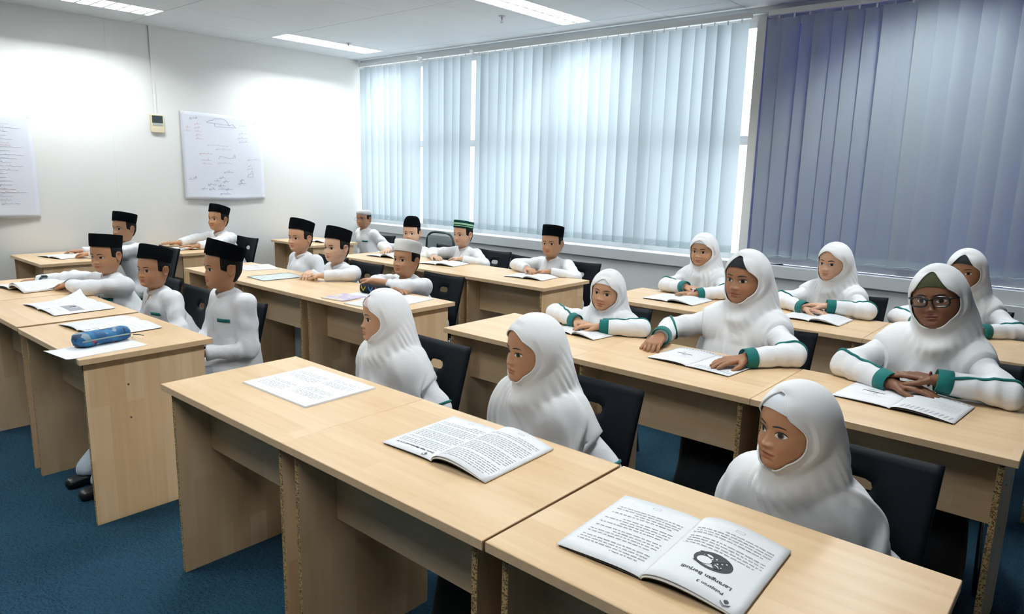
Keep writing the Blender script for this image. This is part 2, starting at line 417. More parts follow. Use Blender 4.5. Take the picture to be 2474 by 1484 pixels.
def blind(x0, x1, ang, label, y=5.405, pitch=0.11, special=None):
    r = empty('vertical_blind', (0, y, 0))
    box('head_rail', x0 - 0.02, x1 + 0.02, -0.022, 0.022, ZT + 0.025, ZT + 0.065, M['white_metal'], r, 0.003)
    n = int(round((x1 - x0) / pitch)); rnd = random.Random(int(abs(x0) * 100))
    for k in range(n):
        x = x0 + (k + 0.5) * (x1 - x0) / n
        o = link(bpy.data.objects.new('slat', SLAT), r); o.location = (x, 0.004 * ((-1) ** k), 0)
        a = ang + rnd.uniform(-4, 4); dx = 0
        if special and k in special: a = special[k]
        o.rotation_euler = (rnd.uniform(-0.004, 0.004), rnd.uniform(-0.006, 0.006), math.radians(a))
        h = link(bpy.data.objects.new('hanger', hang), r); h.location = (x, 0, 0)
    # bottom spacer chain
    pts = [(x0 + (x1 - x0) * k / (2 * n), -0.012, ZB + 0.02 - 0.010 * (k % 2)) for k in range(2 * n + 1)]
    tube('bottom_chain', pts, 0.0012, M['white_metal'], r, 4)
    tag(r, label, 'blind', 'vertical fabric blinds'); return r
blind(-7.10, -6.09, 24, 'narrow vertical blind in the corner beside the white wall')
blind(-5.975, -5.285, 28, 'narrow vertical blind between the casement handle and the wide middle blind')
blind(-5.20, -2.33, 26, 'wide pale vertical blind of the brightly daylit middle window', special={3: 52, 4: 12, 9: 46, 11: 40, 18: 34, 21: 36, 0: 8, 1: 44})
blind(-2.155, 2.15, 14, 'vertical blind glowing blue violet, over the tinted window', special={16: 30, 17: 28})

# ------------------------------------------------------------------ desks
TW, TD, TH, TT = 0.808, 0.5608, 0.75, 0.025
def side_panel_mesh():
    bm = bmesh.new(); add_box(bm, -0.009, 0.009, -TD / 2 + 0.022, TD / 2 - 0.03, 0.0, TH - TT)
    me = bpy.data.meshes.new('side_panel'); bm.to_mesh(me); bm.free()
    me.materials.append(M['wood_z']); me.materials.append(M['chip'])
    me.polygons.foreach_set('material_index', [1 if abs(p.normal.y) > 0.9 else 0 for p in me.polygons]); return me
def make_desk():
    root = empty('school_desk')
    bm = bmesh.new(); add_box(bm, -TW / 2, TW / 2, -TD / 2, TD / 2, TH - TT, TH, 0.0015)
    t = bm_obj('tabletop', bm, [M['wood_x'], M['wood_edge']], root)
    t.data.polygons.foreach_set('material_index', [1 if abs(p.normal.z) < 0.5 else 0 for p in t.data.polygons])
    sp = side_panel_mesh()
    for s in (-1, 1):
        o = link(bpy.data.objects.new('side_panel', sp), root); o.location.x = s * (TW / 2 - 0.042)
        for zz in (0.60, 0.45):
            V, F = lathe_geo([(0.0005, 0), (0.004, 0), (0.004, 0.0012), (0.0005, 0.0016)], 8)
            V = V[:, [2, 0, 1]] * [s, 1, 1] + [s * 0.009, -0.09, zz]
            mesh_obj('screw', V, F, M['black'], o)
    bm = bmesh.new(); add_box(bm, -TW / 2 + 0.051, TW / 2 - 0.051, -0.128, -0.110, TH - TT - 0.255, TH - TT)
    o = bm_obj('modesty_panel', bm, M['wood_m'], root)
    return root
DESK0 = None
def desk(x0, y0, label, rz=0.0, x1=None):
    global DESK0
    d = make_desk() if DESK0 is None else copy_tree(DESK0)
    DESK0 = DESK0 or d
    d.location = ((x0 + (x1 if x1 is not None else x0 + TW)) / 2, y0 + TD / 2, 0); d.rotation_euler = (0, 0, rz)
    tag(d, label, 'desk', 'beech laminate school desks'); return d
# girls' block
for k, x in enumerate((-2.570, -1.760, -0.944)):
    desk(x, 1.030, ['beech desk with the closed text sheets, at the free end of the girls\' front row', 'beech desk under the curling text booklet, middle of the girls\' front row', 'beech desk under the open book with the dark crossed-out drawing'][k], [0, 0, -0.006][k])
for k, x in enumerate((-2.543, -1.7335, -0.924)):
    desk(x, 2.432, ['beech desk where the smallest girl with white underscarf leans', 'beech desk of the girl in the black underscarf pinching a page', 'beech desk of the girl with black glasses and olive underscarf'][k])
for k, x in enumerate((-2.521, -1.7115, -0.902)):
    desk(x, 3.819, ['beech desk of the girl wearing a pink watch', 'beech desk by the tinted window, girl with crossed wrists', 'beech desk in the girls\' back row, behind the girl with glasses'][k])
# boys' block
for k, (x, y) in enumerate(((-5.590, 0.955), (-4.768, 0.940), (-3.920, 0.935))):
    desk(x, y, ['beech desk under the thick open book with dark page edges', 'beech desk with the booklet showing a grey photo', 'beech desk with the blue pencil case, its end panel facing the aisle'][k], [0.004, 0, 0.004][k])
for k, x in enumerate((-5.441, -4.6315, -3.822)):
    desk(x, 2.420, ['beech desk with a worksheet and clear folder, free end of the boys\' middle row', 'beech desk of the boy with clasped hands and black cap', 'beech desk with the black pencil pouch and purple booklet'][k])
for k, x in enumerate((-5.398, -4.5885, -3.779)):
    desk(x, 3.807, ['beech desk of the boy in the pointed black cap', 'beech desk of the boy in the green striped cap', 'beech desk at the aisle end of the boys\' back row, boy with clasped hands'][k])
# single desks along the white wall
desk(-7.085, 1.690, 'single beech desk by the white wall, boy pointing in an open book')
desk(-7.13, 2.800, 'single beech desk below the handwritten sheet, boy resting both palms')
desk(-7.03, 4.095, 'single beech desk in the corner by the window, boy in white lace cap')

# ------------------------------------------------------------------ chairs
def chair_back_mesh():
    W2t, W2b, Hh = 0.205, 0.19, 0.40
    nu, nv = 21, 17
    us = np.linspace(-1, 1, nu); vv = np.linspace(0, 1, nv)
    P = np.zeros((nv, nu, 3))
    for i, v in enumerate(vv):
        for j, u in enumerate(us):
            hw = W2b + (W2t - W2b) * v
            z = v * Hh
            # rounded corners and a slightly dished top edge
            zz = z + (0.012 * (u * u) if v > 0.99 else 0.012 * u * u * v)
            P[i, j] = (u * hw, 0.0, zz)
    # hand slot: cells j 7..12, i 11..12 removed, border snapped on a stadium
    j0, j1, i0, i1 = 8, 12, 11, 13
    cx, cz = 0.0, (vv[i0] + vv[i1]) / 2 * Hh
    hx, hz, rr = 0.046, 0.019, 0.019
    for i in range(i0, i1 + 1):
        for j in range(j0, j1 + 1):
            if i in (i0, i1) or j in (j0, j1):
                dx, dz = us[j] * 4.6 * hx / 0.92, (P[i, j][2] - cz)
                fx = (j - (j0 + j1) / 2) / ((j1 - j0) / 2); fz = (i - (i0 + i1) / 2) / ((i1 - i0) / 2)
                x = fx * hx; z = fz * hz
                if abs(fx) > 0.99 and abs(fz) > 0.99: x = fx * (hx - rr * 0.30); z = fz * (hz - rr * 0.30)
                P[i, j] = (x, 0, cz + z)
    V = P.reshape(-1, 3); F = []
    for i in range(nv - 1):
        for j in range(nu - 1):
            if i0 <= i < i1 and j0 <= j < j1: continue
            F.append((i * nu + j, i * nu + j + 1, (i + 1) * nu + j + 1, (i + 1) * nu + j))
    V[:, 1] = 0.030 * (1 - (V[:, 0] / 0.2) ** 2) + 0.10 * (V[:, 2] / Hh) ** 1.15   # curve round the sitter, lean back
    return V, F
def make_chair():
    r = empty('school_chair')
    V, F = chair_back_mesh(); V = V + [0, 0.155, 0.405]
    b = mesh_obj('backrest', V, F, M['chairback'], r, True); solidify(b, 0.014)
    # seat
    n = 15; P = np.zeros((n, n, 3))
    for i in range(n):
        for j in range(n):
            u = -1 + 2 * j / (n - 1); v = -1 + 2 * i / (n - 1)
            x = u * math.sqrt(1 - v * v * 0.16); y = v * math.sqrt(1 - u * u * 0.16)
            P[i, j] = (x * 0.205, y * 0.20 - 0.02, 0.415 - 0.012 * (1 - u * u) * (1 - v * v) - (0.03 * max(0, -v - 0.6) ** 1.5))
    Vs, Fs = grid_geo(P); s = mesh_obj('seat', Vs, Fs, M['chairback'], r, True); solidify(s, 0.014, -1.0)
    for sx in (-1, 1):
        tube('leg', [(sx * 0.16, -0.17, 0.392), (sx * 0.175, -0.19, 0.36), (sx * 0.19, -0.20, 0.0)], 0.011, M['chrome'], r, 8)
        tube('leg', [(sx * 0.16, 0.13, 0.392), (sx * 0.175, 0.15, 0.36), (sx * 0.19, 0.22, 0.0)], 0.011, M['chrome'], r, 8)
        tube('back_support', [(sx * 0.13, 0.05, 0.392), (sx * 0.13, 0.17, 0.392), (sx * 0.13, 0.195, 0.43), (sx * 0.125, 0.215, 0.52)], 0.010, M['chrome'], r, 8)
    tube('cross_bar', [(-0.16, -0.17, 0.390), (0.16, -0.17, 0.390)], 0.010, M['chrome'], r, 8)
    tube('cross_bar', [(-0.16, 0.13, 0.390), (0.16, 0.13, 0.390)], 0.010, M['chrome'], r, 8)
    return r
CH0 = None
def chair(x, yback, label, rz=0.0):
    """yback: y of the top of the back rest"""
    global CH0
    c = make_chair() if CH0 is None else copy_tree(CH0)
    CH0 = CH0 or c
    c.location = (x, yback - 0.265, 0); c.rotation_euler = (0, 0, rz)
    tag(c, label, 'chair', 'black classroom chairs'); return c

# ================================================================== people: geometry tools
def to_surf(fn, P, D, it=20):
    P = np.array(P, float); D = np.asarray(D, float)
    for _ in range(it): P = P - D * (0.8 * np.clip(fn(P), -0.05, 0.05))[:, None]
    return P
def smin(a, b, k):
    h = np.clip(0.5 + 0.5 * (b - a) / k, 0, 1)
    return b * (1 - h) + a * h - k * h * (1 - h)
def d_cap(p, a, b, r0, r1=None, sc=None):
    r1 = r0 if r1 is None else r1
    a = np.asarray(a, float); b = np.asarray(b, float)
    if sc is not None: p = p * sc; a = a * sc; b = b * sc
    ab = b - a; t = np.clip(((p - a) @ ab) / (ab @ ab + 1e-12), 0, 1)
    return np.linalg.norm(p - a - t[:, None] * ab, axis=1) - (r0 + (r1 - r0) * t)
def d_ell(p, c, r):
    q = p - np.asarray(c, float); r = np.asarray(r, float)
    k0 = np.linalg.norm(q / r, axis=1); k1 = np.linalg.norm(q / (r * r), axis=1) + 1e-9
    return k0 * (k0 - 1) / k1
def surface_nets(fn, lo, hi, h):
    lo = np.asarray(lo, float); B_ = 4; nb_ = np.maximum(np.ceil((np.asarray(hi) - lo) / (h * B_)).astype(int) + 1, 2)
    g = lambda nn, st: np.stack(np.meshgrid(*[lo[i] + st * np.arange(nn[i]) for i in range(3)], indexing='ij'), -1)
    Fc = fn(g(nb_ + 1, h * B_).reshape(-1, 3)).reshape(nb_ + 1)      # coarse pass: only blocks near the surface are refined
    near = np.abs(Fc) < 4.9 * h
    act = np.zeros(nb_, bool)
    for a in (0, 1):
        for b in (0, 1):
            for c in (0, 1): act |= near[a:nb_[0] + a, b:nb_[1] + b, c:nb_[2] + c]
    F = Fc[:-1, :-1, :-1]
    for k in range(3): F = np.repeat(F, B_, k)
    n = np.array(F.shape); bi = np.argwhere(act)
    off = np.stack(np.meshgrid(*[np.arange(B_)] * 3, indexing='ij'), -1).reshape(-1, 3)
    ii = (bi[:, None] * B_ + off[None]).reshape(-1, 3)
    F[tuple(ii.T)] = fn(lo + h * ii)
    I = F < 0
    m = tuple(n - 1); cnt = np.zeros(m); acc = np.zeros(m + (3,))
    corner = [(i, j, k) for i in (0, 1) for j in (0, 1) for k in (0, 1)]
    sl = lambda c: tuple(slice(c[i], c[i] + m[i]) for i in range(3))
    for a in corner:
        for ax_ in range(3):
            if a[ax_]: continue
            b = list(a); b[ax_] = 1
            fa, fb = F[sl(a)], F[sl(tuple(b))]; x = (fa < 0) != (fb < 0)
            t = np.where(x, fa / (fa - fb + 1e-20), 0)
            for q in range(3): acc[..., q] += np.where(x, a[q] + (t if q == ax_ else 0), 0)
            cnt += x
    act = cnt > 0; idx = -np.ones(m, int); idx[act] = np.arange(act.sum())
    V = lo + h * (np.argwhere(act) + acc[act] / cnt[act][:, None])
    Q = []
    for ax_ in range(3):
        o = [q for q in range(3) if q != ax_]
        s0 = [slice(None)] * 3; s1 = [slice(None)] * 3; s0[ax_] = slice(0, -1); s1[ax_] = slice(1, None)
        ch = I[tuple(s0)] != I[tuple(s1)]; E = np.argwhere(ch)
        ok = (E[:, o[0]] > 0) & (E[:, o[1]] > 0) & (E[:, o[0]] < m[o[0]]) & (E[:, o[1]] < m[o[1]]); E = E[ok]
        if not len(E): continue
        ins = I[tuple(E.T)]
        def cell(d0, d1):
            c = E.copy(); c[:, o[0]] -= d0; c[:, o[1]] -= d1
            return idx[tuple(c.T)]
        q = np.stack([cell(1, 1), cell(0, 1), cell(0, 0), cell(1, 0)], 1)
        flip = ins if ax_ != 1 else ~ins
        q[~flip] = q[~flip][:, ::-1]
        Q.append(q)
    Q = np.concatenate(Q) if Q else np.zeros((0, 4), int)
    Q = Q[(Q >= 0).all(1)]
    return V, Q
def relax(V, Q, it=2, f=0.5):
    """umbrella smoothing on quads"""
    e = np.concatenate([Q[:, [0, 1]], Q[:, [1, 2]], Q[:, [2, 3]], Q[:, [3, 0]]]); e = np.concatenate([e, e[:, ::-1]])
    c = np.bincount(e[:, 0], minlength=len(V))[:, None] + 1e-9
    for _ in range(it):
        S = np.stack([np.bincount(e[:, 0], weights=V[e[:, 1], k], minlength=len(V)) for k in range(3)], 1) / c
        V = V + f * (S - V)
    return V
def grad(fn, p, e=0.002):
    g = np.stack([fn(p + e * np.eye(3)[k]) - fn(p - e * np.eye(3)[k]) for k in range(3)], 1)
    return g / (np.linalg.norm(g, axis=1)[:, None] + 1e-9)
def fast_obj(name, V, Q, mat, parent=None, smooth=True, col=None):
    V = np.asarray(V, np.float32); me = bpy.data.meshes.new(name)
    Q = [np.asarray(q) for q in (Q if isinstance(Q, list) else [Q]) if len(q)]
    nl = sum(q.size for q in Q); npoly = sum(len(q) for q in Q)
    me.vertices.add(len(V)); me.vertices.foreach_set('co', V.ravel())
    me.loops.add(nl); me.loops.foreach_set('vertex_index', np.concatenate([q.ravel() for q in Q]).astype(np.int32))
    st = []; o = 0
    for q in Q:
        st.append(o + np.arange(len(q)) * q.shape[1]); o += q.size
    me.polygons.add(npoly); me.polygons.foreach_set('loop_start', np.concatenate(st).astype(np.int32))
    me.update(calc_edges=True); me.validate()
    if smooth: me.polygons.foreach_set('use_smooth', [True] * len(me.polygons))
    for m in (mat if isinstance(mat, (list, tuple)) else [mat]): me.materials.append(m)
    if col is not None:
        a = me.color_attributes.new('tint', 'FLOAT_COLOR', 'POINT')
        a.data.foreach_set('color', np.concatenate([np.asarray(col, np.float32), np.ones((len(V), 1), np.float32)], 1).ravel())
    return link(bpy.data.objects.new(name, me), parent)
def spline(xs, ys, x):
    xs = np.asarray(xs, float); ys = np.asarray(ys, float); m = np.gradient(ys, xs)
    i = np.clip(np.searchsorted(xs, x) - 1, 0, len(xs) - 2); h = xs[i + 1] - xs[i]; t = np.clip((x - xs[i]) / h, 0, 1)
    return ((2 * t**3 - 3 * t**2 + 1) * ys[i] + (t**3 - 2 * t**2 + t) * h * m[i] + (-2 * t**3 + 3 * t**2) * ys[i + 1] + (t**3 - t**2) * h * m[i + 1])
def rotz(a): c, s = math.cos(a), math.sin(a); return np.array([[c, -s, 0], [s, c, 0], [0, 0, 1.0]])
def rotx(a): c, s = math.cos(a), math.sin(a); return np.array([[1.0, 0, 0], [0, c, -s], [0, s, c]])
def roty(a): c, s = math.cos(a), math.sin(a); return np.array([[c, 0, s], [0, 1.0, 0], [-s, 0, c]])
def unit(v): v = np.asarray(v, float); return v / (np.linalg.norm(v) + 1e-12)

# ------------------------------------------------------------------ head: x left, -y forward, origin mid-head
HZ = [-.215, -.17, -.132, -.114, -.107, -.1015, -.0940, -.082, -.066, -.049, -.030, -.005, .015, .040, .065, .083, .096, .1015, .1035]
HF = [.050, .030, .022, .030, .050, .066, .0775, .0815, .0835, .0835, .0825, .0825, .0860, .0855, .0775, .064, .040, .018, .001]
HB = [.062, .052, .047, .048, .049, .050, .052, .055, .062, .074, .085, .091, .0935, .0925, .085, .071, .046, .022, .001]
HW = [.060, .043, .038, .037, .039, .0420, .0475, .0585, .0672, .0728, .0750, .0754, .0758, .0742, .0675, .054, .034, .016, .001]
HN = 2.25
def face_disp(x, z, ch=1.0):
    g = lambda cx, cz, sx, sz: np.exp(-((x - cx) / sx) ** 2 - ((z - cz) / sz) ** 2)
    ax = np.abs(x)
    ga = lambda cx, cz, sx, sz: np.exp(-((ax - cx) / sx) ** 2 - ((z - cz) / sz) ** 2)
    d = np.zeros_like(x)
    tz = np.clip((0.002 - z) / 0.041, 0, 1)                      # bridge 0 -> tip 1
    ridge = (0.0022 + 0.0100 * tz ** 1.6) * np.exp(-(x / (0.0070 + 0.0045 * tz)) ** 2)
    ridge *= 1 / (1 + np.exp(-(z + 0.0425) / 0.0017)) * 1 / (1 + np.exp((z - 0.008) / 0.005))
    d += ridge
    d += 0.0056 * ga(0.0125, -0.0370, 0.0064, 0.0060)            # nostril wings
    d += 0.0030 * g(0, -0.0355, 0.0095, 0.0065)
    d -= 0.0026 * ga(0.0070, -0.0435, 0.0042, 0.0022)            # nostrils
    d -= 0.0062 * ga(0.0305, -0.0060, 0.0175, 0.0110)            # sockets
    d += 0.0030 * ga(0.0305, -0.0060, 0.0125, 0.0075)            # eyeball bulge
    d += 0.0013 * ga(0.0305, 0.0050, 0.0135, 0.0022)             # lid fold
    d += 0.0014 * ga(0.0270, 0.0160, 0.0190, 0.0070)             # brow
    d += 0.0050 * ch * ga(0.0410, -0.0400, 0.0190, 0.0190)       # cheeks
    lipx = np.exp(-(x / 0.0180) ** 4)
    d += 0.0050 * lipx * np.exp(-((z + 0.0572 - 0.0012 * np.exp(-((ax - 0.006) / 0.005) ** 2)) / 0.0038) ** 2)
    d += 0.0056 * np.exp(-(x / 0.0155) ** 4) * np.exp(-((z + 0.0668) / 0.0044) ** 2)
    d -= 0.0036 * np.exp(-(x / 0.0215) ** 4) * np.exp(-((z + 0.0617 + 0.8 * ax * ax) / 0.0014) ** 2)
    d -= 0.0022 * ga(0.0225, -0.0620, 0.0045, 0.0050)
    d -= 0.0010 * g(0, -0.0495, 0.0030, 0.0060)
    d -= 0.0026 * g(0, -0.0745, 0.0180, 0.0040)
    d += 0.0045 * g(0, -0.0860, 0.0170, 0.0100)                  # chin
    return d
def lip_mask(x, z):
    ax = np.abs(x); hw = 0.0205
    t = np.clip(1 - (ax / hw) ** 2, 0, 1); mid = -0.0617 - 0.8 * ax * ax
    up = mid + 0.0080 * t ** 0.8 + 0.0010 * np.exp(-((ax - 0.0055) / 0.004) ** 2) - 0.0012 * np.exp(-(ax / 0.0025) ** 2)
    lo = mid - 0.0096 * t ** 0.9
    e = 0.0009
    return 1 / (1 + np.exp(-(up - z) / e)) * 1 / (1 + np.exp(-(z - lo) / e)) * (ax < hw)
def surf_y(x, z, ch=1.0):
    x = np.asarray(x, float); z = np.asarray(z, float)
    w_, f_ = spline(HZ, HW, z), spline(HZ, HF, z)
    s = np.clip(np.abs(x) / w_, 0, 0.995) ** (HN / 2)
    return -f_ * np.sqrt(1 - s * s) ** (2 / HN) - face_disp(x, z, ch)
def head_geo(nz=96, na=112, ch=1.0):
    zz = np.concatenate([np.linspace(-.215, -.110, 10)[:-1], np.linspace(-.110, .03, int(nz * .68))[:-1], np.linspace(.03, .1035, int(nz * .22))])
    u = np.linspace(-1, 1, na, endpoint=False)
    ph = math.pi * (0.52 * u + 0.48 * u ** 3)                    # denser at the front
    w_, f_, b_ = spline(HZ, HW, zz)[:, None], spline(HZ, HF, zz)[:, None], spline(HZ, HB, zz)[:, None]
    s, c = np.sin(ph)[None], np.cos(ph)[None]
    X = w_ * np.sign(s) * np.abs(s) ** (2 / HN)
    Y = np.where(c > 0, -f_, b_) * np.abs(c) ** (2 / HN)
    Z = np.repeat(zz[:, None], na, 1)
    fade = np.clip(c * 2.5, 0, 1) * np.ones_like(X)
    Y = Y - face_disp(X, Z, ch) * fade
    lip = lip_mask(X, Z) * (c > 0.3)
    P = np.stack([X, Y, Z], -1); V, F = grid_geo(P, True)
    F = np.array(F)[:, ::-1]
    return V, F, lip.reshape(-1), P, ph, zz
def ear_geo(side):
    """shell shaped ear, about 56 mm tall"""
    n, r = 22, 6; P = np.zeros((r, n, 3))
    th = np.linspace(0, 2 * math.pi, n, endpoint=False)
    ox = 0.019 * np.cos(th) * (1 - 0.22 * np.sin(th) * -1); oz = 0.029 * np.sin(th)
    ox = 0.0175 * np.cos(th) * (1 + 0.25 * np.sin(th)); 
    prof = [(1.0, 0.0), (1.10, 0.0075), (1.0, 0.013), (0.80, 0.0105), (0.55, 0.0045), (0.05, 0.0035)]
    for i, (k, h) in enumerate(prof):
        P[i, :, 1] = ox * k + 0.004; P[i, :, 2] = oz * k
        P[i, :, 0] = h + 0.30 * np.maximum(P[i, :, 1], -0.01) * (1 if i else 0.3)
    V, F = grid_geo(P, True); F = np.array(F)
    V = V * [side, 0.92, 0.92] + [side * 0.0710, 0.006, -0.009]
    if side > 0: F = F[:, ::-1]
    return V, F
def eye_geo(side, gaze=0.0, lift=0.0, op=1.0):
    nx, nz = 27, 13; cx, cz, hw = side * 0.0305, -0.0070, 0.0156
    a = np.linspace(-1, 1, nx)
    up = 0.0082 * op * (1 - a ** 2) ** 0.62; lo = -0.0056 * op * (1 - a ** 2) ** 0.75
    V = []; C = []
    for j in range(nz):
        t = j / (nz - 1); zz = lo + (up - lo) * t
        x = cx + a * hw; z = cz + zz + 0.0016 * a * side * 1.0
        bul = 0.0016 * np.clip(1 - a ** 2, 0, 1) * (1 - (2 * t - 1) ** 2 * 0.6)
        y = surf_y(x, z) - 0.0007 - bul
        V.append(np.stack([x, y, z], 1))
        r = np.hypot(x - cx - gaze, (z - cz - 0.0008 - lift))
        iris = 1 / (1 + np.exp((r - 0.0080) / 0.0004)); pup = 1 / (1 + np.exp((r - 0.0034) / 0.0003))
        col = (1 - iris)[:, None] * np.array([0.72, 0.70, 0.68]) + iris[:, None] * np.array([0.030, 0.014, 0.008])
        col = col * (1 - pup[:, None] * 0.85)
        C.append(col)
    P = np.array(V); Vv, F = grid_geo(P); F = np.array(F)
    # lash line: strip along the upper rim with a small wing
    rows = []
    for k, (dz, dy) in enumerate(((-0.0012, -0.0012), (0.0003, -0.0030), (0.0014, -0.0018), (0.0018, -0.0002))):
        aa = np.linspace(-1.04, 1.06, nx); ac = np.clip(aa, -1, 1); wgt = (1 - np.abs(ac) ** 6) * 0.75 + 0.25
        upp = 0.0082 * op * (1 - ac ** 2) ** 0.62
        x = cx + aa * hw; z = cz + upp + 0.0016 * aa * side + dz * wgt
        rows.append(np.stack([x, surf_y(x, z) + dy * wgt - 0.0005, z], 1))
    Lv, Lf = grid_geo(np.array(rows))
    return Vv, F, np.concatenate(C), Lv, np.array(Lf)
def brow_geo(side, dz=0.0, th=1.0):
    n = 15; a = np.linspace(0, 1, n)
    x = side * (0.0115 + 0.0340 * a); z = 0.0120 + dz + 0.0055 * np.sin(a * 2.1) - 0.0035 * a ** 3
    hh = th * 0.0024 * (1 - a ** 2.2) ** 0.5 * (0.55 + 0.9 * np.clip(a * 3, 0, 1) ** .5) * 0.75 + 0.0003
    rows = []
    for k, o in ((-1, 0.0003), (-0.3, -0.0014), (0.4, -0.0014), (1, 0.0003)):
        zz = z + k * hh; rows.append(np.stack([x, surf_y(x, zz) + o - 0.0005, zz], 1))
    V, F = grid_geo(np.array(rows)); F = np.array(F)
    return V, F
def hair_geo(P, ph, zz, zcap):
    """short hair: the scalp pushed out behind the temples down to the nape"""
    nzr, na = P.shape[:2]; d = np.abs(ph)
    out = np.zeros((nzr, na), bool)
    Z = P[..., 2]; A = np.degrees(np.repeat(d[None], nzr, 0))
    side = (A > 68) & (A < 88) & (Z > -0.006 - 0.0006 * (A - 68))
    over = (A > 86) & (A < 118) & (Z > 0.016)
    back = (A >= 114) & (Z > -0.075)
    fr = (A <= 64) & (Z > 0.068)
    out = side | over | back | fr
    c = P.mean(1)[:, None] * [0, 0, 1] + np.array([0, 0.004, 0]); n = P - c; n /= np.linalg.norm(n, axis=2)[..., None] + 1e-9
    from_edge = np.zeros_like(Z)
    o2 = out.astype(float)
    for _ in range(2):
        q = o2.copy(); q[1:-1] = (o2[:-2] + o2[1:-1] + o2[2:]) / 3; q = (np.roll(q, 1, 1) + q + np.roll(q, -1, 1)) / 3; o2 = q
    H = P + n * (0.0050 * np.clip(o2 * 2 - 0.9, 0, 1) - 0.001)[..., None]
    F = []
    for i in range(nzr - 1):
        for j in range(na):
            j2 = (j + 1) % na
            if out[i, j] or out[i, j2] or out[i + 1, j] or out[i + 1, j2]: F.append((i * na + j, i * na + j2, (i + 1) * na + j2, (i + 1) * na + j))
    F = np.array(F)[:, ::-1]; V = H.reshape(-1, 3)
    used = np.unique(F); mp = -np.ones(len(V), int); mp[used] = np.arange(len(used))
    return V[used], mp[F]

# ------------------------------------------------------------------ hands
def hand_fn(side, wrist, f, nrm, s, curl, spread=1.0, thumb=(0.6, 0.3)):
    """f: finger direction, nrm: direction the palm faces; side +1 = left hand. Returns list of (a,b,r0,r1,k)"""
    f = unit(f); nrm = unit(nrm - f * (nrm @ f)); lat = np.cross(f, nrm) * side   # lat points to the thumb
    c = []
    L = 0.078 * s
    off = np.array([0.026, 0.009, -0.009, -0.026]) * s
    ln = np.array([0.060, 0.069, 0.064, 0.049]) * s
    base = []
    for i in range(4):
        kb = wrist + f * (L + [0, 0.003, 0, -0.007][i] * s) + lat * off[i]
        c.append((wrist + lat * off[i] * 0.55 + f * 0.008 * s, kb, 0.0125 * s, 0.0105 * s, 0.010)); base.append(kb)
    for i in range(4):
        cu = curl[i] if np.iterable(curl) else curl
        d = unit(f + lat * off[i] * 3.2 * spread); p = base[i]; r = [0.0084, 0.0086, 0.0083, 0.0074][i] * s
        for j, (fr, kk) in enumerate(((0.45, 0.75), (0.31, 1.15), (0.24, 0.8))):
            ang = cu * kk; dn = unit(d * math.cos(ang) + nrm * math.sin(ang))
            q = p + dn * ln[i] * fr; c.append((p, q, r, r * 0.92, 0.004)); p = q; d = dn; r *= 0.92
    # thumb leaves the side of the palm near its base
    tb = wrist + f * 0.020 * s + lat * 0.022 * s; d = unit(f * 0.70 + lat * thumb[0] + nrm * thumb[1])
    q = tb + d * 0.034 * s; c.append((wrist + f * 0.012 * s + lat * 0.008 * s, tb, 0.0125 * s, 0.0125 * s, 0.008)); c.append((tb, q, 0.0125 * s, 0.0098 * s, 0.008))
    d2 = unit(f * 0.88 + lat * thumb[0] * 0.35 + nrm * thumb[1]); q2 = q + d2 * 0.026 * s; c.append((q, q2, 0.0094 * s, 0.0086 * s, 0.003))
    q3 = q2 + unit(d2 + f * 0.2) * 0.018 * s; c.append((q2, q3, 0.0086 * s, 0.0070 * s, 0.003))
    return c
def arm_geo(elbow, wrist, caps, s, h):
    ext = [np.asarray(elbow), np.asarray(wrist)] + [np.asarray(c[1]) for c in caps]
    st = elbow + (wrist - elbow) * 0.35
    ext[0] = st; lo = np.min(ext, 0) - 0.045; hi = np.max(ext, 0) + 0.045
    def fn(p):
        d = d_cap(p, st, wrist, 0.031 * s, 0.0215 * s)
        for a, b, r0, r1, k in caps: d = smin(d, d_cap(p, a, b, r0, r1), k)
        return d
    V, Q = surface_nets(fn, lo, hi, h)
    return relax(V, Q, 1, 0.4), Q
def ik(S, Wp, l1, l2, hint):
    S = np.asarray(S, float); Wp = np.asarray(Wp, float); d = Wp - S; D = np.linalg.norm(d)
    sc = max(1.0, D / (0.985 * (l1 + l2))); l1 *= sc; l2 *= sc
    u = d / D; x = (l1 * l1 - l2 * l2 + D * D) / (2 * D); hgt = math.sqrt(max(l1 * l1 - x * x, 0))
    n = np.asarray(hint, float); n = unit(n - u * (n @ u))
    return S + u * x + n * hgt

# ------------------------------------------------------------------ cloth & skin materials
def skin_mat(col):
    m, nt, b = new_mat('skin'); L = nt.links.new; N = nt.nodes.new
    at = N('ShaderNodeAttribute'); at.attribute_name = 'tint'
    tc = N('ShaderNodeTexCoord'); n = N('ShaderNodeTexNoise'); n.inputs['Scale'].default_value = 38; n.inputs['Detail'].default_value = 4
    L(tc.outputs['Object'], n.inputs['Vector'])
    mx = N('ShaderNodeMix'); mx.data_type = 'RGBA'; mx.inputs['A'].default_value = (*[c * 0.90 for c in col], 1); mx.inputs['B'].default_value = (*[c * 1.08 for c in col], 1)
    L(n.outputs['Fac'], mx.inputs['Factor'])
    ml = N('ShaderNodeMix'); ml.data_type = 'RGBA'; ml.blend_type = 'MULTIPLY'; ml.inputs['Factor'].default_value = 1.0
    L(mx.outputs['Result'], ml.inputs['A']); L(at.outputs['Color'], ml.inputs['B']); L(ml.outputs['Result'], b.inputs['Base Color'])
    b.inputs['Roughness'].default_value = 0.46; b.inputs['Specular IOR Level'].default_value = 0.4
    b.inputs['Subsurface Weight'].default_value = 0.08; b.inputs['Subsurface Radius'].default_value = (0.012, 0.005, 0.003); b.inputs['Subsurface Scale'].default_value = 0.6
    return m
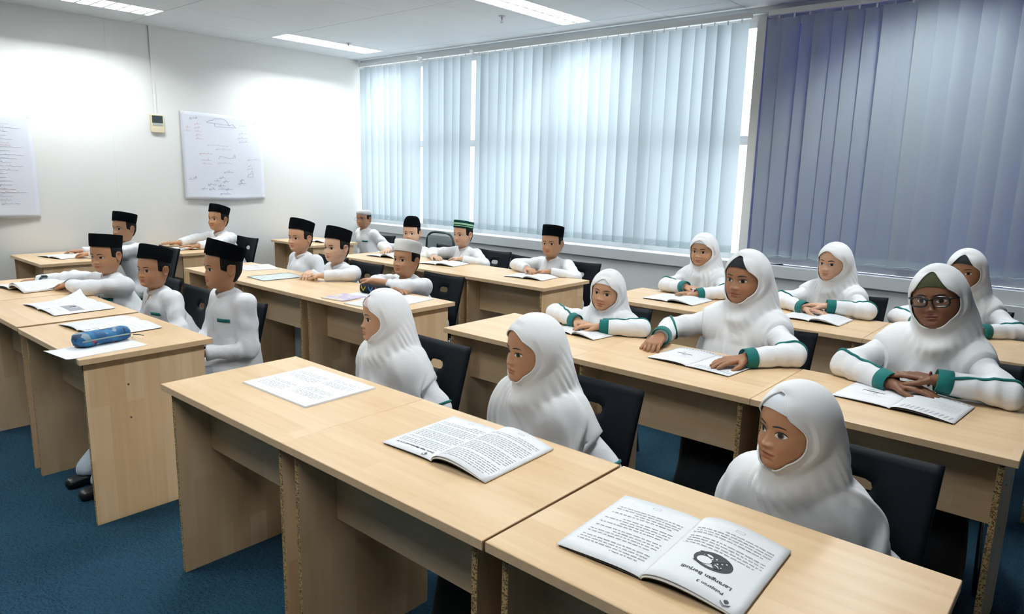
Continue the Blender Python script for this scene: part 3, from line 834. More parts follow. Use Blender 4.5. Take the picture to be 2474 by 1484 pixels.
def eye_mat():
    m, nt, b = new_mat('eye'); at = nt.nodes.new('ShaderNodeAttribute'); at.attribute_name = 'tint'
    nt.links.new(at.outputs['Color'], b.inputs['Base Color']); b.inputs['Roughness'].default_value = 0.22; b.inputs['Specular IOR Level'].default_value = 0.3
    return m
def cloth(name, col, rough=0.85, wr=0.25, scale=14.0, sheen=0.1):
    m, nt, b = new_mat(name); L = nt.links.new; N = nt.nodes.new
    b.inputs['Base Color'].default_value = (*col, 1); b.inputs['Roughness'].default_value = rough; b.inputs['Specular IOR Level'].default_value = 0.25
    b.inputs['Sheen Weight'].default_value = sheen
    tc = N('ShaderNodeTexCoord'); n = N('ShaderNodeTexNoise'); n.inputs['Scale'].default_value = scale; n.inputs['Detail'].default_value = 4; n.inputs['Distortion'].default_value = 0.7
    L(tc.outputs['Object'], n.inputs['Vector'])
    wv = N('ShaderNodeTexNoise'); wv.inputs['Scale'].default_value = 700; L(tc.outputs['Object'], wv.inputs['Vector'])
    ad = N('ShaderNodeMath'); ad.operation = 'MULTIPLY_ADD'; ad.inputs[1].default_value = 0.05; L(wv.outputs['Fac'], ad.inputs[0]); L(n.outputs['Fac'], ad.inputs[2])
    bp = N('ShaderNodeBump'); bp.inputs['Strength'].default_value = wr; bp.inputs['Distance'].default_value = 0.012
    L(ad.outputs[0], bp.inputs['Height']); L(bp.outputs['Normal'], b.inputs['Normal'])
    return m
M['shirt'] = cloth('white_cotton_shirt', (0.83, 0.84, 0.865), 0.85, 0.35, 16)
M['hijab'] = cloth('white_scarf_cloth', (0.84, 0.84, 0.845), 0.8, 0.30, 9)
M['teal'] = cloth('teal_trim_cloth', (0.006, 0.135, 0.125), 0.8, 0.1, 30)
M['velvet'] = plain('black_velvet', (0.0025, 0.003, 0.004), 1.0, 0.2, 60, spec=0.03)
M['green_velvet'] = plain('dark_green_velvet', (0.004, 0.030, 0.026), 0.95, 0.2, 60, spec=0.05)
M['light_green'] = plain('light_green_band', (0.30, 0.55, 0.36), 0.7)
M['white_knit'] = cloth('white_knit_cap', (0.80, 0.79, 0.77), 0.9, 0.15, 90)
M['lace'] = cloth('white_lace_cap', (0.74, 0.73, 0.73), 0.9, 0.9, 160)
M['hair'] = plain('black_hair', (0.005, 0.0045, 0.0045), 0.75, 0.4, 90, 0.6, 260, spec=0.15)
M['brow'] = plain('dark_eyebrow_hair', (0.018, 0.012, 0.009), 0.7)
M['eye'] = eye_mat()
M['skirt'] = cloth('black_skirt_cloth', (0.008, 0.009, 0.011), 0.9, 0.3, 12)
M['trouser'] = cloth('pale_blue_white_trousers', (0.50, 0.56, 0.62), 0.9, 0.3, 12)
M['shoe'] = plain('black_shoe_leather', (0.010, 0.010, 0.012), 0.35)
M['inner_black'] = cloth('black_underscarf', (0.006, 0.007, 0.009), 0.85, 0.1, 30)
M['inner_olive'] = cloth('olive_underscarf', (0.030, 0.032, 0.010), 0.85, 0.1, 30)
M['inner_white'] = cloth('white_underscarf', (0.74, 0.76, 0.80), 0.8, 0.1, 20)
def pink_stripe():
    m, nt, b = new_mat('pink_striped_underscarf'); L = nt.links.new; N = nt.nodes.new
    tc = N('ShaderNodeTexCoord'); w_ = N('ShaderNodeTexWave'); w_.inputs['Scale'].default_value = 45; w_.bands_direction = 'DIAGONAL'; L(tc.outputs['Object'], w_.inputs['Vector'])
    cr = N('ShaderNodeValToRGB'); cr.color_ramp.elements[0].color = (0.72, 0.42, 0.46, 1); cr.color_ramp.elements[1].color = (0.82, 0.76, 0.78, 1)
    L(w_.outputs['Fac'], cr.inputs[0]); L(cr.outputs[0], b.inputs['Base Color']); b.inputs['Roughness'].default_value = 0.85
    return m
M['inner_pink'] = pink_stripe()
M['lens'] = glass('spectacle_lens', (0.97, 0.98, 0.98))
M['frame_black'] = plain('black_spectacle_frame', (0.006, 0.006, 0.007), 0.25)
M['frame_thin'] = plain('dark_wire_spectacle_frame', (0.03, 0.028, 0.028), 0.3)
SKINS = {}
def skin(col):
    k = tuple(round(c, 3) for c in col)
    if k not in SKINS: SKINS[k] = skin_mat(col)
    return SKINS[k]

# ------------------------------------------------------------------ caps
def cap_geo(h=0.092, tilt=8.0, zf=0.060, kind='songkok'):
    """ring wall and crown around the skull, in head space"""
    n = 48; th = np.linspace(0, 2 * math.pi, n, endpoint=False)
    s, c = np.sin(th), np.cos(th)                     # c>0 front
    ex = 2.15
    def ring(w, f, b, z):
        X = w * np.sign(s) * np.abs(s) ** (2 / ex); Y = np.where(c > 0, -f, b) * np.abs(c) ** (2 / ex)
        return np.stack([X, Y, np.full(n, z)], 1)
    if kind == 'songkok':
        rows = [ring(.0745, .0865, .0925, 0.0), ring(.0800, .0920, .0990, -.002), ring(.0808, .0930, .1000, .008), ring(.0818, .0950, .1025, h * .5), ring(.0815, .0970, .1035, h - .003), ring(.0785, .0945, .1005, h + .001)]
        # crown with a long crease
        for k, (q, dz) in enumerate(((0.85, 0.001), (0.55, 0.002), (0.2, 0.003))):
            r = ring(.0785 * q, .0945 * q, .1005 * q, h + dz); r[:, 2] += -0.010 * np.exp(-(r[:, 0] / 0.012) ** 2) * (1 if k else 0.3); rows.append(r)
        rows.append(ring(.001, .001, .001, h - 0.006))
    elif kind == 'peaked':
        rows = [ring(.0745, .0865, .0925, 0.0), ring(.0785, .0910, .0975, -.002), ring(.0790, .0915, .0985, .012)]
        for k in range(1, 9):
            t = k / 8; q = math.cos(t * math.pi / 2) ** 0.55
            r = ring(.0785 * q, .0912 * q ** .9, .098 * q ** .9, 0.012 + (h - 0.012) * math.sin(t * math.pi / 2) ** 1.15); rows.append(r)
    elif kind == 'kufi':
        rows = [ring(.0745, .0865, .0925, 0.0), ring(.0785, .0912, .0980, -.002), ring(.0805, .0935, .1005, .006), ring(.083, .0965, .1035, h * .6), ring(.0830, .0965, .1035, h - .006), ring(.0795, .0925, .0995, h + .001)]
        for q, dz in ((0.8, .004), (.5, .007), (.2, .008)): rows.append(ring(.0795 * q, .0925 * q, .0995 * q, h + dz))
        rows.append(ring(.001, .001, .001, h + .008))
    else:   # low lace skullcap
        rows = [ring(.0745, .0865, .0925, 0.0), ring(.0785, .0910, .0975, -.002), ring(.0790, .0915, .0985, .02)]
        for k in range(1, 7):
            t = k / 6; q = math.cos(t * math.pi / 2) ** 0.5
            rows.append(ring(.0785 * q, .0912 * q, .098 * q, 0.02 + (h - 0.02) * math.sin(t * math.pi / 2)))
    P = np.array(rows); V, F = grid_geo(P, True)
    V = V @ rotx(-math.radians(tilt)).T; V = V + [0, 0.002, zf - 0.012]
    return V, np.array(F)[:, ::-1], P.shape

# ------------------------------------------------------------------ the figure
def noise_fold(seed, n=5, k0=18, k1=42, dirz=0.5):
    r = np.random.RandomState(seed); K = r.normal(size=(n, 3)); K[:, 2] *= dirz; K = K / np.linalg.norm(K, axis=1)[:, None] * r.uniform(k0, k1, n)[:, None]; ph = r.uniform(0, 6.28, n)
    def f(p):
        v = 0
        for i in range(n): v = v + np.sin(p @ K[i] + ph[i])
        return v / n
    return f
def person(name_label, girl, root, chin, heading, s=1.0, skin_col=(0.42, 0.24, 0.145), pitch=0.0, roll=0.0, body_yaw=0.0,
           wristL=None, wristR=None, fL=None, fR=None, curlL=0.25, curlR=0.25, hintL=(0.6, 0.5, -0.6), hintR=(-0.6, 0.5, -0.6), nL=(0, 0, -1), nR=(0, 0, -1),
           cap=None, under=None, detail=1.0, desk_back=None, rest=True, cheeks=1.0, gaze=0.0, glasses=None, hem=None, peak=0.0, fat=1.0, seed=1, sleeve=0.97, group=None,
           brow=1.0, eye_open=1.0, gaze_up=0.0, fold=1.0, back_hem=None, thumbL=(0.6, 0.3), thumbR=(0.6, 0.3), top=0.060, foot=0.0):
    """root: (x, y) of the pelvis on the floor; chin: world point of the chin; heading: degrees, world heading of the face"""
    R0 = np.array([root[0], root[1], 0.0])
    r = empty('person', tuple(R0)); tag(r, name_label, 'person', group)
    chin = np.asarray(chin, float) - R0
    hy = math.radians(heading + 90)                      # rotation about z from facing -y
    HR = rotz(hy) @ rotx(math.radians(-pitch)) @ roty(math.radians(roll))
    hc = chin - HR @ (np.array([0, -0.079, -0.0965]) * s)
    toW = lambda v: hc + (np.asarray(v) * s) @ HR.T
    zsh = chin[2] - 0.062 * s                            # shoulder height
    yb = hc[1] + 0.020 * s
    xs_ = hc[0] - 0.10 * math.sin(hy) * 0
    nb = np.array([hc[0], yb + 0.012, zsh + 0.030])      # neck base
    B = rotz(body_yaw)
    sw = 0.128 * s * (0.94 + 0.06 * fat)
    sd_ = -0.052 * s
    if girl: sw *= 0.78; sd_ = -0.066 * s
    SL = nb + B @ np.array([sw, 0.012, sd_]); SR = nb + B @ np.array([-sw, 0.012, sd_])
    pel = np.array([0, 0.0, 0.505])
    l1, l2 = 0.235 * s, 0.205 * s
    zt = TH + 0.030
    def tgt(wv, sd):
        if wv is None: return np.array([sd * 0.07, -0.16, 0.60])
        return np.asarray(wv, float) - R0
    WL, WR = tgt(wristL, 1), tgt(wristR, -1)
    EL, ER = ik(SL, WL, l1, l2, hintL), ik(SR, WR, l1, l2, hintR)
    if rest and desk_back is not None:
        for E_ in (EL, ER):
            if E_[1] < desk_back - R0[1] + 0.03 and E_[2] > TH - 0.10: E_[2] = max(E_[2], TH + 0.044 * s)
    fl = unit(WL - EL) if fL is None else unit(fL); fr = unit(WR - ER) if fR is None else unit(fR)
    h_sk = 0.0030 / min(1.0, detail) if detail >= 0.99 else 0.0038
    # ---------------- skin body: head, neck, trunk, arms, hands in one mesh
    nz, na = (104, 128) if detail > 1.2 else ((84, 104) if detail >= 0.9 else (64, 84))
    hv, hf, lip, P, ph, zz = head_geo(nz, na, cheeks)
    parts = [(toW(hv), hf)]; tint = [np.ones((len(hv), 3)) * (1 - lip[:, None]) + lip[:, None] * np.array([0.80, 0.50, 0.50])]
    blush = np.exp(-((np.abs(hv[:, 0]) - .04) / .02) ** 2 - ((hv[:, 2] + .035) / .02) ** 2) * (hv[:, 1] < 0)
    tint[0] = tint[0] * (1 - blush[:, None] * np.array([0.0, 0.06, 0.08]))
    if not girl:
        for sd in (-1, 1):
            ev, ef = ear_geo(sd); parts.append((toW(ev), ef)); tint.append(np.ones((len(ev), 3)) * [1.0, 0.93, 0.92])
    def trunk(p):
        d = d_cap(p, pel, nb - [0, 0, 0.12 * s], 0.085 * s, 0.080 * s, np.array([0.75, 1, 1]))
        d = smin(d, d_cap(p, nb - [0, 0, 0.06], toW((0, 0.012, -0.12)), 0.036 * s, 0.034 * s), 0.03)
        for S_, E_ in ((SL, EL), (SR, ER)):
            d = smin(d, d_cap(p, nb - [0, 0, 0.04], S_, 0.030 * s, 0.034 * s), 0.03); d = smin(d, d_cap(p, S_, E_, 0.034 * s, 0.029 * s), 0.02)
        for S_, E_, W_ in ((SL, EL, WL), (SR, ER, WR)): d = smin(d, d_cap(p, E_, E_ + (W_ - E_) * 0.5, 0.029 * s, 0.027 * s), 0.02)
        return d
    allp = np.array([pel, nb, SL, SR, EL, ER, toW((0, 0, -.1))]); tv, tq = surface_nets(trunk, allp.min(0) - 0.12, allp.max(0) + 0.12, 0.014)
    parts.append((tv, tq)); tint.append(np.ones((len(tv), 3)))
    for sd, E_, W_, f_, cu, n_, th_ in ((1, EL, WL, fl, curlL, nL, thumbL), (-1, ER, WR, fr, curlR, nR, thumbR)):
        caps = hand_fn(sd, W_, f_, np.asarray(n_, float), s * 0.98, cu, thumb=th_)
        av, aq = arm_geo(E_, W_, caps, s, h_sk); parts.append((av, aq)); tint.append(np.ones((len(av), 3)))
    o = 0; VV = []; QQ = []
    for v, q in parts: VV.append(v); QQ.append(np.asarray(q) + o); o += len(v)
    body = fast_obj('body', np.concatenate(VV), np.concatenate(QQ), skin(skin_col), r, col=np.concatenate(tint))
    for sd in (-1, 1):
        ev, ef, ec, lv, lf = eye_geo(sd, gaze, gaze_up, eye_open)
        fast_obj('eye', toW(ev), ef[:, ::-1] if True else ef, M['eye'], body, col=ec)
        fast_obj('eyelash', toW(lv), lf, M['brow'], body)
        bv, bf = brow_geo(sd, 0.0, brow); fast_obj('eyebrow', toW(bv), bf, M['brow'], body)
    # ---------------- shirt
    g1 = noise_fold(seed, 6, 22, 48, 0.45); g2 = noise_fold(seed + 50, 4, 55, 95, 0.8); g3 = noise_fold(seed + 90, 3, 26, 44, 0.35)
    ft = fat if not girl else 0.88 * fat
    def shirt(p, fore=True):
        q = p
        d = d_cap(q, pel + [0, 0.01, -0.02], nb - [0, -0.004, 0.135 * s], 0.118 * s * ft, 0.098 * s * ft, np.array([0.74, 1, 1]))
        d = smin(d, d_cap(q, nb - [0, 0, 0.085 * s], nb - [0, 0, 0.030 * s], 0.075 * s, 0.046 * s, np.array([0.82, 1, 1])), 0.05)
        for S_, E_, W_ in ((SL, EL, WL), (SR, ER, WR)):
            d = smin(d, d_cap(q, nb - [0, -0.004, 0.045 * s], S_, 0.046 * s, 0.050 * s), 0.04)
            arm = d_cap(q, S_, E_, 0.052 * s * (0.6 + 0.4 * ft), 0.047 * s)
            u = unit(W_ - E_); We = E_ + (W_ - E_) * sleeve
            fo = np.maximum(d_cap(q, E_, We + u * 0.03, 0.046 * s, (0.035 if not girl else 0.037) * s), (q - We) @ u)
            t = (q - E_) @ u
            fo = fo + 0.0050 * np.sin(t * 90 + 3.0 * g1(q)) * np.exp(-((t - 0.03) / 0.10) ** 2)
            ua = unit(E_ - S_); t2 = (q - S_) @ ua
            arm = arm + 0.0036 * np.sin(t2 * 55 + 3 * g1(q)) * np.clip(t2 / 0.1, 0, 1)
            if fore: arm = smin(arm, fo, 0.018)
            d = smin(d, arm, 0.028)
        lap = d_ell(q, pel + [0, -0.06, -0.035], (0.165 * s * ft, 0.17 * s, 0.085 * s)); d = smin(d, lap, 0.05)
        return d + (0.0065 if not girl else 0.0045) * g1(q) * np.clip((zsh + 0.0 - q[:, 2]) / 0.08, 0.15, 1) + 0.0020 * g2(q) + (0.008 if not girl else 0.004) * (np.abs(g3(q)) - 0.25) * np.clip((zsh + 0.02 - q[:, 2]) / 0.06, 0.1, 1)
    ap = np.array([pel + [0, 0, -0.1], nb, SL, SR, EL, ER, WL, WR]); hs = 0.0075 if detail >= 1.0 else 0.0095
    if girl: hs = 0.0095 if detail >= 1.0 else 0.011
    sv, sq = surface_nets(shirt, ap.min(0) - 0.15, ap.max(0) + 0.13, hs); sv = relax(sv, sq, 1, 0.35)
    if rest and desk_back is not None:       # cloth lies on the desk, does not sink through it
        db = desk_back - R0[1]; m = (sv[:, 1] < db + 0.004) & (sv[:, 2] < TH + 0.002) & (sv[:, 2] > TH - 0.07); sv[m, 2] = TH + 0.002
    sh = fast_obj('shirt', sv, sq, M['shirt'], r)
    # ---------------- lower body
    zs = 0.470
    kn = [np.array([sd * 0.085, -0.36 * s, 0.43]) for sd in (1, -1)]; an = [np.array([sd * 0.090, -0.33 * s - 0.05 + foot, 0.075]) for sd in (1, -1)]
    def legs(p):
        d = d_cap(p, pel + [0.05, 0, -0.03], pel + [-0.05, 0, -0.03], 0.105 * s)
        for k_, a_ in zip(kn, an):
            hp = np.array([k_[0] * 0.8, 0.0, zs]); l_ = smin(d_cap(p, hp, k_, 0.075 * s, 0.060 * s), d_cap(p, k_, a_, 0.062 * s, 0.058 * s), 0.03); d = smin(d, l_, 0.10 if girl else 0.03)
        if girl: d = smin(d, d_cap(p, (0, -0.34 * s, 0.40), (0, -0.40 * s, 0.10), 0.085, 0.10, np.array([0.55, 1, 1])), 0.06)
        d = np.maximum(d, 0.055 - p[:, 2])
        return d + 0.006 * g1(p)
    lv_, lq = surface_nets(legs, (-0.24, -0.56 + min(foot, 0), 0.03), (0.24, 0.16, 0.66), 0.013)
    fast_obj('skirt' if girl else 'trousers', lv_, lq, M['skirt' if girl else 'trouser'], r)
    for a_ in an:
        def shoe(p):
            d = d_cap(p, a_ + [0, 0.045, -0.040], a_ + [0, -0.085, -0.048], 0.034, 0.029, np.array([1, 1, 1.0])); d = smin(d, d_cap(p, a_ + [0, 0.03, 0.0], a_ + [0, 0.02, -0.03], 0.034, 0.036), 0.03)
            return np.maximum(d, 0.002 - p[:, 2])
        v, q = surface_nets(shoe, a_ - [0.06, 0.14, 0.09], a_ + [0.06, 0.11, 0.06], 0.008); fast_obj('shoe', v, q, M['shoe'], r)
    # ---------------- collar / cap / hair for boys
    if not girl:
        n = 40; th = np.linspace(0, 2 * math.pi, n, endpoint=False); rows = []
        c0 = nb + np.array([0, -0.001, -0.012 * s]); c1 = toW((0, 0.010, -0.145)); c1[2] = max(c1[2], c0[2] + 0.022)
        c1 = c0 + (c1 - c0) * (0.036 * s / max(1e-3, np.linalg.norm(c1 - c0)))
        for k, (rad, t) in enumerate(((0.070, -0.45), (0.058, 0.0), (0.0535, 0.55), (0.052, 0.97), (0.050, 1.0), (0.0485, 0.95), (0.0485, 0.0))):
            c_ = c0 + (c1 - c0) * t
            fr_ = np.clip(np.cos(th), 0, 1)
            ring = np.stack([rad * s * np.sin(th) * 1.02, -rad * s * np.cos(th) * 0.98, -0.020 * s * fr_ ** 2 * (1 if k else 1.2) - 0.012 * s * np.exp(-(th - math.pi * 0) ** 2 / 0.01) * 0], 1) @ B.T
            # notch at the throat
            nt_ = np.exp(-((((th + math.pi) % (2 * math.pi)) - math.pi) / 0.20) ** 2); ring[:, 2] -= 0.016 * s * nt_ * np.clip(t, 0, 1)
            rows.append(c_ + ring)
        cv, cf = grid_geo(np.array(rows), True); fast_obj('collar', cv, np.array(cf)[:, ::-1], M['shirt'], sh)
        # front placket
        pts = []
        for t in np.linspace(0, 1, 9):
            p0 = np.array([nb[0], nb[1] - 0.25, nb[2] - 0.035 * s - 0.16 * s * t])
            pts.append(p0 + (pel - nb) * [0.0, 1, 0] * (0.25 * t))
        pts = to_surf(shirt, pts, [(0, -1, 0)] * len(pts)); W_ = np.array([0.011 * s, 0, 0]); D = np.array([0, -0.0025, 0])
        G = np.array([pts - W_ + [0, .002, 0], pts - W_ + D, pts + W_ + D, pts + W_ + [0, .002, 0]]); gv, gf = grid_geo(G); fast_obj('placket', gv, np.array(gf), M['shirt'], sh)
        # teal strip on the breast pocket
        st = []
        for dz in (0.0, -0.017):
            row = []
            for x in np.linspace(0.040, 0.108, 8) * s:
                p0 = np.array([nb[0] + x, nb[1] - 0.25, nb[2] - 0.125 * s + dz * s]) + (pel - nb) * [0.0, 1, 0] * 0.16
                row.append(p0)
            st.append(to_surf(shirt, row, [(0, -1, 0)] * len(row)) + [0, -0.003, 0])
        gv, gf = grid_geo(np.array(st)); po = fast_obj('pocket_strip', gv, np.array(gf), M['teal'], sh); solidify(po, 0.002)
        hv2, hf2 = hair_geo(P, ph, zz, 0.05); fast_obj('hair', toW(hv2), hf2, M['hair'], r)
        if cap:
            cv, cf, shp = cap_geo(cap.get('h', 0.092), cap.get('tilt', 8), cap.get('zf', 0.060), cap.get('kind', 'songkok'))
            c_ = fast_obj(cap.get('name', 'songkok_cap'), toW(cv), cf, cap.get('mat', M['velvet']), r, smooth=True)
            if cap.get('sharp', True):
                m_ = c_.modifiers.new('edge', 'EDGE_SPLIT'); m_.split_angle = math.radians(50)
            for (za, zb_, mt) in cap.get('bands', ()):
                rows = []
                n = 48; th = np.linspace(0, 2 * math.pi, n, endpoint=False); s_, c__ = np.sin(th), np.cos(th)
                for z in (za, zb_):
                    rows.append(np.stack([.0832 * np.sign(s_) * np.abs(s_) ** (2 / 2.15), np.where(c__ > 0, -.0968, .1045) * np.abs(c__) ** (2 / 2.15), np.full(n, z)], 1))
                bv, bf = grid_geo(np.array(rows), True); bv = bv @ rotx(-math.radians(cap.get('tilt', 8))).T + [0, .002, cap.get('zf', .060) - .012]
                fast_obj('cap_band', toW(bv), np.array(bf)[:, ::-1], mt, c_)
    # ---------------- glasses
    if glasses:
        gm, rad = glasses; g = bpy.data.objects.new('spectacles', None); link(g, r)
        for sd in (-1, 1):
            th = np.linspace(0, 2 * math.pi, 29)
            x = sd * 0.0335 + 0.0255 * np.sign(np.cos(th)) * np.abs(np.cos(th)) ** 0.72; z = -0.008 + 0.0165 * np.sign(np.sin(th)) * np.abs(np.sin(th)) ** 0.72
            y = -0.0945 + 0.9 * x * x * 2.2
            pv, pf = tube_geo(toW(np.stack([x, y, z], 1)), rad * s, 8, False); mesh_obj('rim', pv, pf, gm, g, True)
            lens = np.array([[(sd * 0.0325 + q * (a_ - sd * 0.0325), -0.0945 + 2 * (sd * .0325 + q * (a_ - sd * .0325)) ** 2, -0.006 + q * (b_ + 0.006)) for a_, b_ in zip(x, z)] for q in (0.02, 0.96)])
            lv2, lf2 = grid_geo(lens); fast_obj('lens', toW(lv2), np.array(lf2), M['lens'], g)
            tube('temple', toW([(sd * 0.055, -0.085, 0.002), (sd * 0.071, -0.070, 0.004), (sd * 0.0775, -0.02, 0.003), (sd * 0.0765, 0.018, 0.0)]), rad * s * 0.9, gm, g, 6)
        tube('bridge', toW([(-0.0105, -0.0955, -0.003), (0, -0.0985, 0.000), (0.0105, -0.0955, -0.003)]), rad * s, gm, g, 6)
    # ---------------- scarf
    if girl:
        if under:
            xs2 = np.linspace(-0.068, 0.068, 31); rows = []
            for t in np.linspace(0, 1, 14):
                z0 = top - 0.008 - 2.4 * (np.abs(xs2) ** 2) * 1.6
                z = z0 + t * (0.092 - z0)
                w_, f_ = spline(HZ, HW, z), spline(HZ, HF, z); ss = np.clip(np.abs(xs2) / (w_ + .004), 0, 0.98) ** (HN / 2)
                rows.append(np.stack([xs2 * np.minimum(1, (w_ + .004) / 0.069), -(f_ + 0.0030) * np.sqrt(1 - ss * ss) ** (2 / HN), z], 1))
            uv, uf = grid_geo(np.array(rows)); fast_obj('underscarf', toW(uv), np.array(uf)[:, ::-1], M[under], r)
        na2, ns = 112, 62
        al = np.linspace(0, 2 * math.pi, na2, endpoint=False); S_, C_ = np.sin(al), np.cos(al)
        dn = (1 - C_) / 2                                                 # 0 top/back .. 1 chin/front
        tt = top + peak
        x0_ = 0.0735 * S_ * (1 - 0.15 * dn); pk = np.exp(-(np.minimum(al, 2 * math.pi - al) / 0.5) ** 2)
        z0_ = np.where(C_ > 0, -0.022 + (top + 0.022) * C_, -0.022 + 0.0800 * C_) + peak * pk
        ysf = surf_y(np.clip(x0_, -.0675, .0675), np.clip(z0_, -0.100, 0.09)) - 0.0050
        tk = np.clip((-C_ - 0.55) / 0.4, 0, 1); sdk = np.clip((np.abs(x0_) - 0.050) / 0.020, 0, 1); ysf = ysf * (1 - sdk) + sdk * np.maximum(ysf, -0.030); ysf = ysf * (1 - tk) + tk * -0.063
        L0 = np.stack([x0_, ysf, z0_], 1)
        def mixp(back, side, front, pw=1.0):
            """closed loop through back (alpha 0), the sides and the front (alpha pi)"""
            back, side, front = map(np.asarray, (back, side, front)); x = side[0] * S_
            t = np.clip(-C_, 0, 1) ** 1.3; u = np.clip(C_, 0, 1) ** 1.3
            yz = side[1:] + u[:, None] * (back[1:] - side[1:]) + t[:, None] * (front[1:] - side[1:])
            return np.concatenate([x[:, None], yz], 1)
        L1 = mixp((0, -0.052, 0.092 + peak * .5), (0.0840, -0.008, -0.028), (0, -0.064, -0.118))
        L2 = mixp((0, -0.012, 0.117 + peak * .1), (0.0900, 0.020, -0.036), (0, -0.064, -0.134))
        L3 = mixp((0, 0.060, 0.096), (0.0980, 0.040, -0.055), (0, -0.072, -0.152))
        L4 = mixp((0, 0.112, 0.024), (0.1100, 0.062, -0.105), (0, -0.082, -0.172))
        hW = [toW(l) for l in (L0, L1, L2, L3, L4)]
        bw = nb + np.array([0, 0.0, 0.0])
        b2 = lambda a, b_, c: bw + mixp(a, b_, c) @ B.T
        zh = (hem if hem is not None else 0.70) - bw[2]; zbk = (back_hem if back_hem is not None else 0.60) - bw[2]
        L5 = 0.5 * toW(mixp((0, 0.128, -0.07), (0.130, 0.055, -0.150), (0, -0.094, -0.205))) + 0.5 * b2((0, 0.118, 0.045), (0.126 * s, 0.032, -0.015), (0, -0.096, -0.085))
        L6 = b2((0, 0.140, -0.07), (0.152 * s, 0.020, -0.090), (0, -0.116, -0.135))
        L7 = b2((0, 0.165, zbk * 0.55), (0.178 * s, 0.012, -0.165), (0, -0.134, min(-0.19, zh * 0.6)))
        L8 = b2((0, 0.185, zbk), (0.200 * s, 0.015, max(-0.235, min(-0.20, (zh + zbk) / 2))), (0, -0.155, zh))
        K = np.array(hW + [L5, L6, L7, L8]); kt = np.array([0, .09, .19, .30, .40, .53, .68, .84, 1.0])
        ts = np.linspace(0, 1, ns); m_ = np.gradient(K, kt, axis=0)
        i = np.clip(np.searchsorted(kt, ts) - 1, 0, len(kt) - 2); hh = (kt[i + 1] - kt[i])[:, None, None]; t = ((ts - kt[i]) / (kt[i + 1] - kt[i]))[:, None, None]
        G = (2 * t**3 - 3 * t**2 + 1) * K[i] + (t**3 - 2 * t**2 + t) * hh * m_[i] + (-2 * t**3 + 3 * t**2) * K[i + 1] + (t**3 - t**2) * hh * m_[i + 1]
        rs = np.random.RandomState(seed); A = np.repeat(al[None], ns, 0); T = np.repeat(ts[:, None], na2, 1)
        def obstacle(p):
            q = ((p - hc) @ HR) / s
            e = d_ell(q, (0, 0.004, -0.002), (0.0780, 0.0945, 0.1060)) * s
            return smin(drape(p), e - 0.005, 0.02)
        def drape(p):
            d = d_cap(p, pel, nb - [0, 0, 0.13 * s], 0.105 * s, 0.096 * s, np.array([0.78, 1, 1]))
            for S1, E1 in ((SL, EL), (SR, ER)):
                d = smin(d, d_cap(p, nb - [0, 0, 0.04 * s], S1, 0.044 * s, 0.048 * s), 0.08); d = smin(d, d_cap(p, S1, S1 + (E1 - S1) * 0.9, 0.048 * s, 0.046 * s), 0.08)
            return d
        def clear_head(G):
            q = ((G.reshape(-1, 3) - hc) @ HR) / s; zc = np.clip(q[:, 2], -0.10, 0.092); o_ = 0.0065
            w_ = spline(HZ, HW, zc) + o_; fb = np.where(q[:, 1] < 0, spline(HZ, HF, zc), spline(HZ, HB, zc)) + o_
            v = (np.abs(q[:, 0]) / w_) ** HN + (np.abs(q[:, 1]) / fb) ** HN
            k = (v < 1) & (q[:, 2] > -0.10) & (q[:, 2] < 0.1)
            q[k, :2] *= (v[k] ** (-1 / HN))[:, None]
            return (hc + (q * s) @ HR.T).reshape(G.shape)
        shp = G.shape; Q = np.array(grid_geo(G, True)[1])
        def push(G, marg, lo=5):
            p = G[lo:].reshape(-1, 3)
            for _ in range(3):
                d = obstacle(p); k_ = d < marg
                if k_.any(): p[k_] += grad(obstacle, p[k_]) * (marg - d[k_])[:, None]
            G[lo:] = p.reshape(G[lo:].shape); return G
        G = push(G, 0.014)
        for _ in range(14):
            Gn = G.copy(); Gn[1:-1] = 0.5 * G[1:-1] + 0.125 * (G[:-2] + G[2:] + np.roll(G, 1, 1)[1:-1] + np.roll(G, -1, 1)[1:-1]); G = Gn; G[0] = G[0]
        # folds: radiate from under the chin, run down to the hem
        c1 = rs.uniform(0, 6.28, 6)
        f1 = np.zeros_like(A)
        for k in range(15):                                   # separate soft ridges, drifting as they fall
            a0 = (k + rs.uniform(-0.35, 0.35)) * 2 * math.pi / 15; wd = rs.uniform(0.045, 0.12); dr = rs.uniform(-0.5, 0.5); hg = rs.uniform(0.35, 1.15) * (1 if k % 3 else -0.7)
            dA = (A - a0 - dr * (T - 0.6) + math.pi) % (2 * math.pi) - math.pi
            f1 += hg * np.exp(-np.abs(dA / wd) ** 1.6) * np.clip((T - rs.uniform(0.25, 0.5)) / 0.3, 0, 1)
        f1 += 0.25 * np.sin(4 * A + c1[0] + 2 * T)
        amp = 0.0185 * fold * np.clip((T - 0.36) / 0.45, 0, 1) ** 1.1 * s + 0.0016 * np.clip((T - 0.12) / 0.1, 0, 1)
        dx = np.gradient(G, axis=1); dxr = np.roll(G, -1, 1) - np.roll(G, 1, 1); dt_ = np.gradient(G, axis=0); N_ = np.cross(dt_, dxr); N_ /= np.linalg.norm(N_, axis=2)[..., None] + 1e-9
        ctr = nb + [0, 0.02, -0.05]; sg = np.sign(np.sum(N_[-8:] * (G[-8:] - ctr), axis=2).mean()); N_ = N_ * sg
        G = G + N_ * (f1 * amp)[..., None]
        f2 = np.sin(26 * A + 9 * T + c1[4]) * np.exp(-((T - 0.42) / 0.10) ** 2) * dn[None] ** 0.5
        G = G + N_ * (f2 * 0.0022 * fold)[..., None]
        G = push(G, 0.011)
        G = clear_head(G)
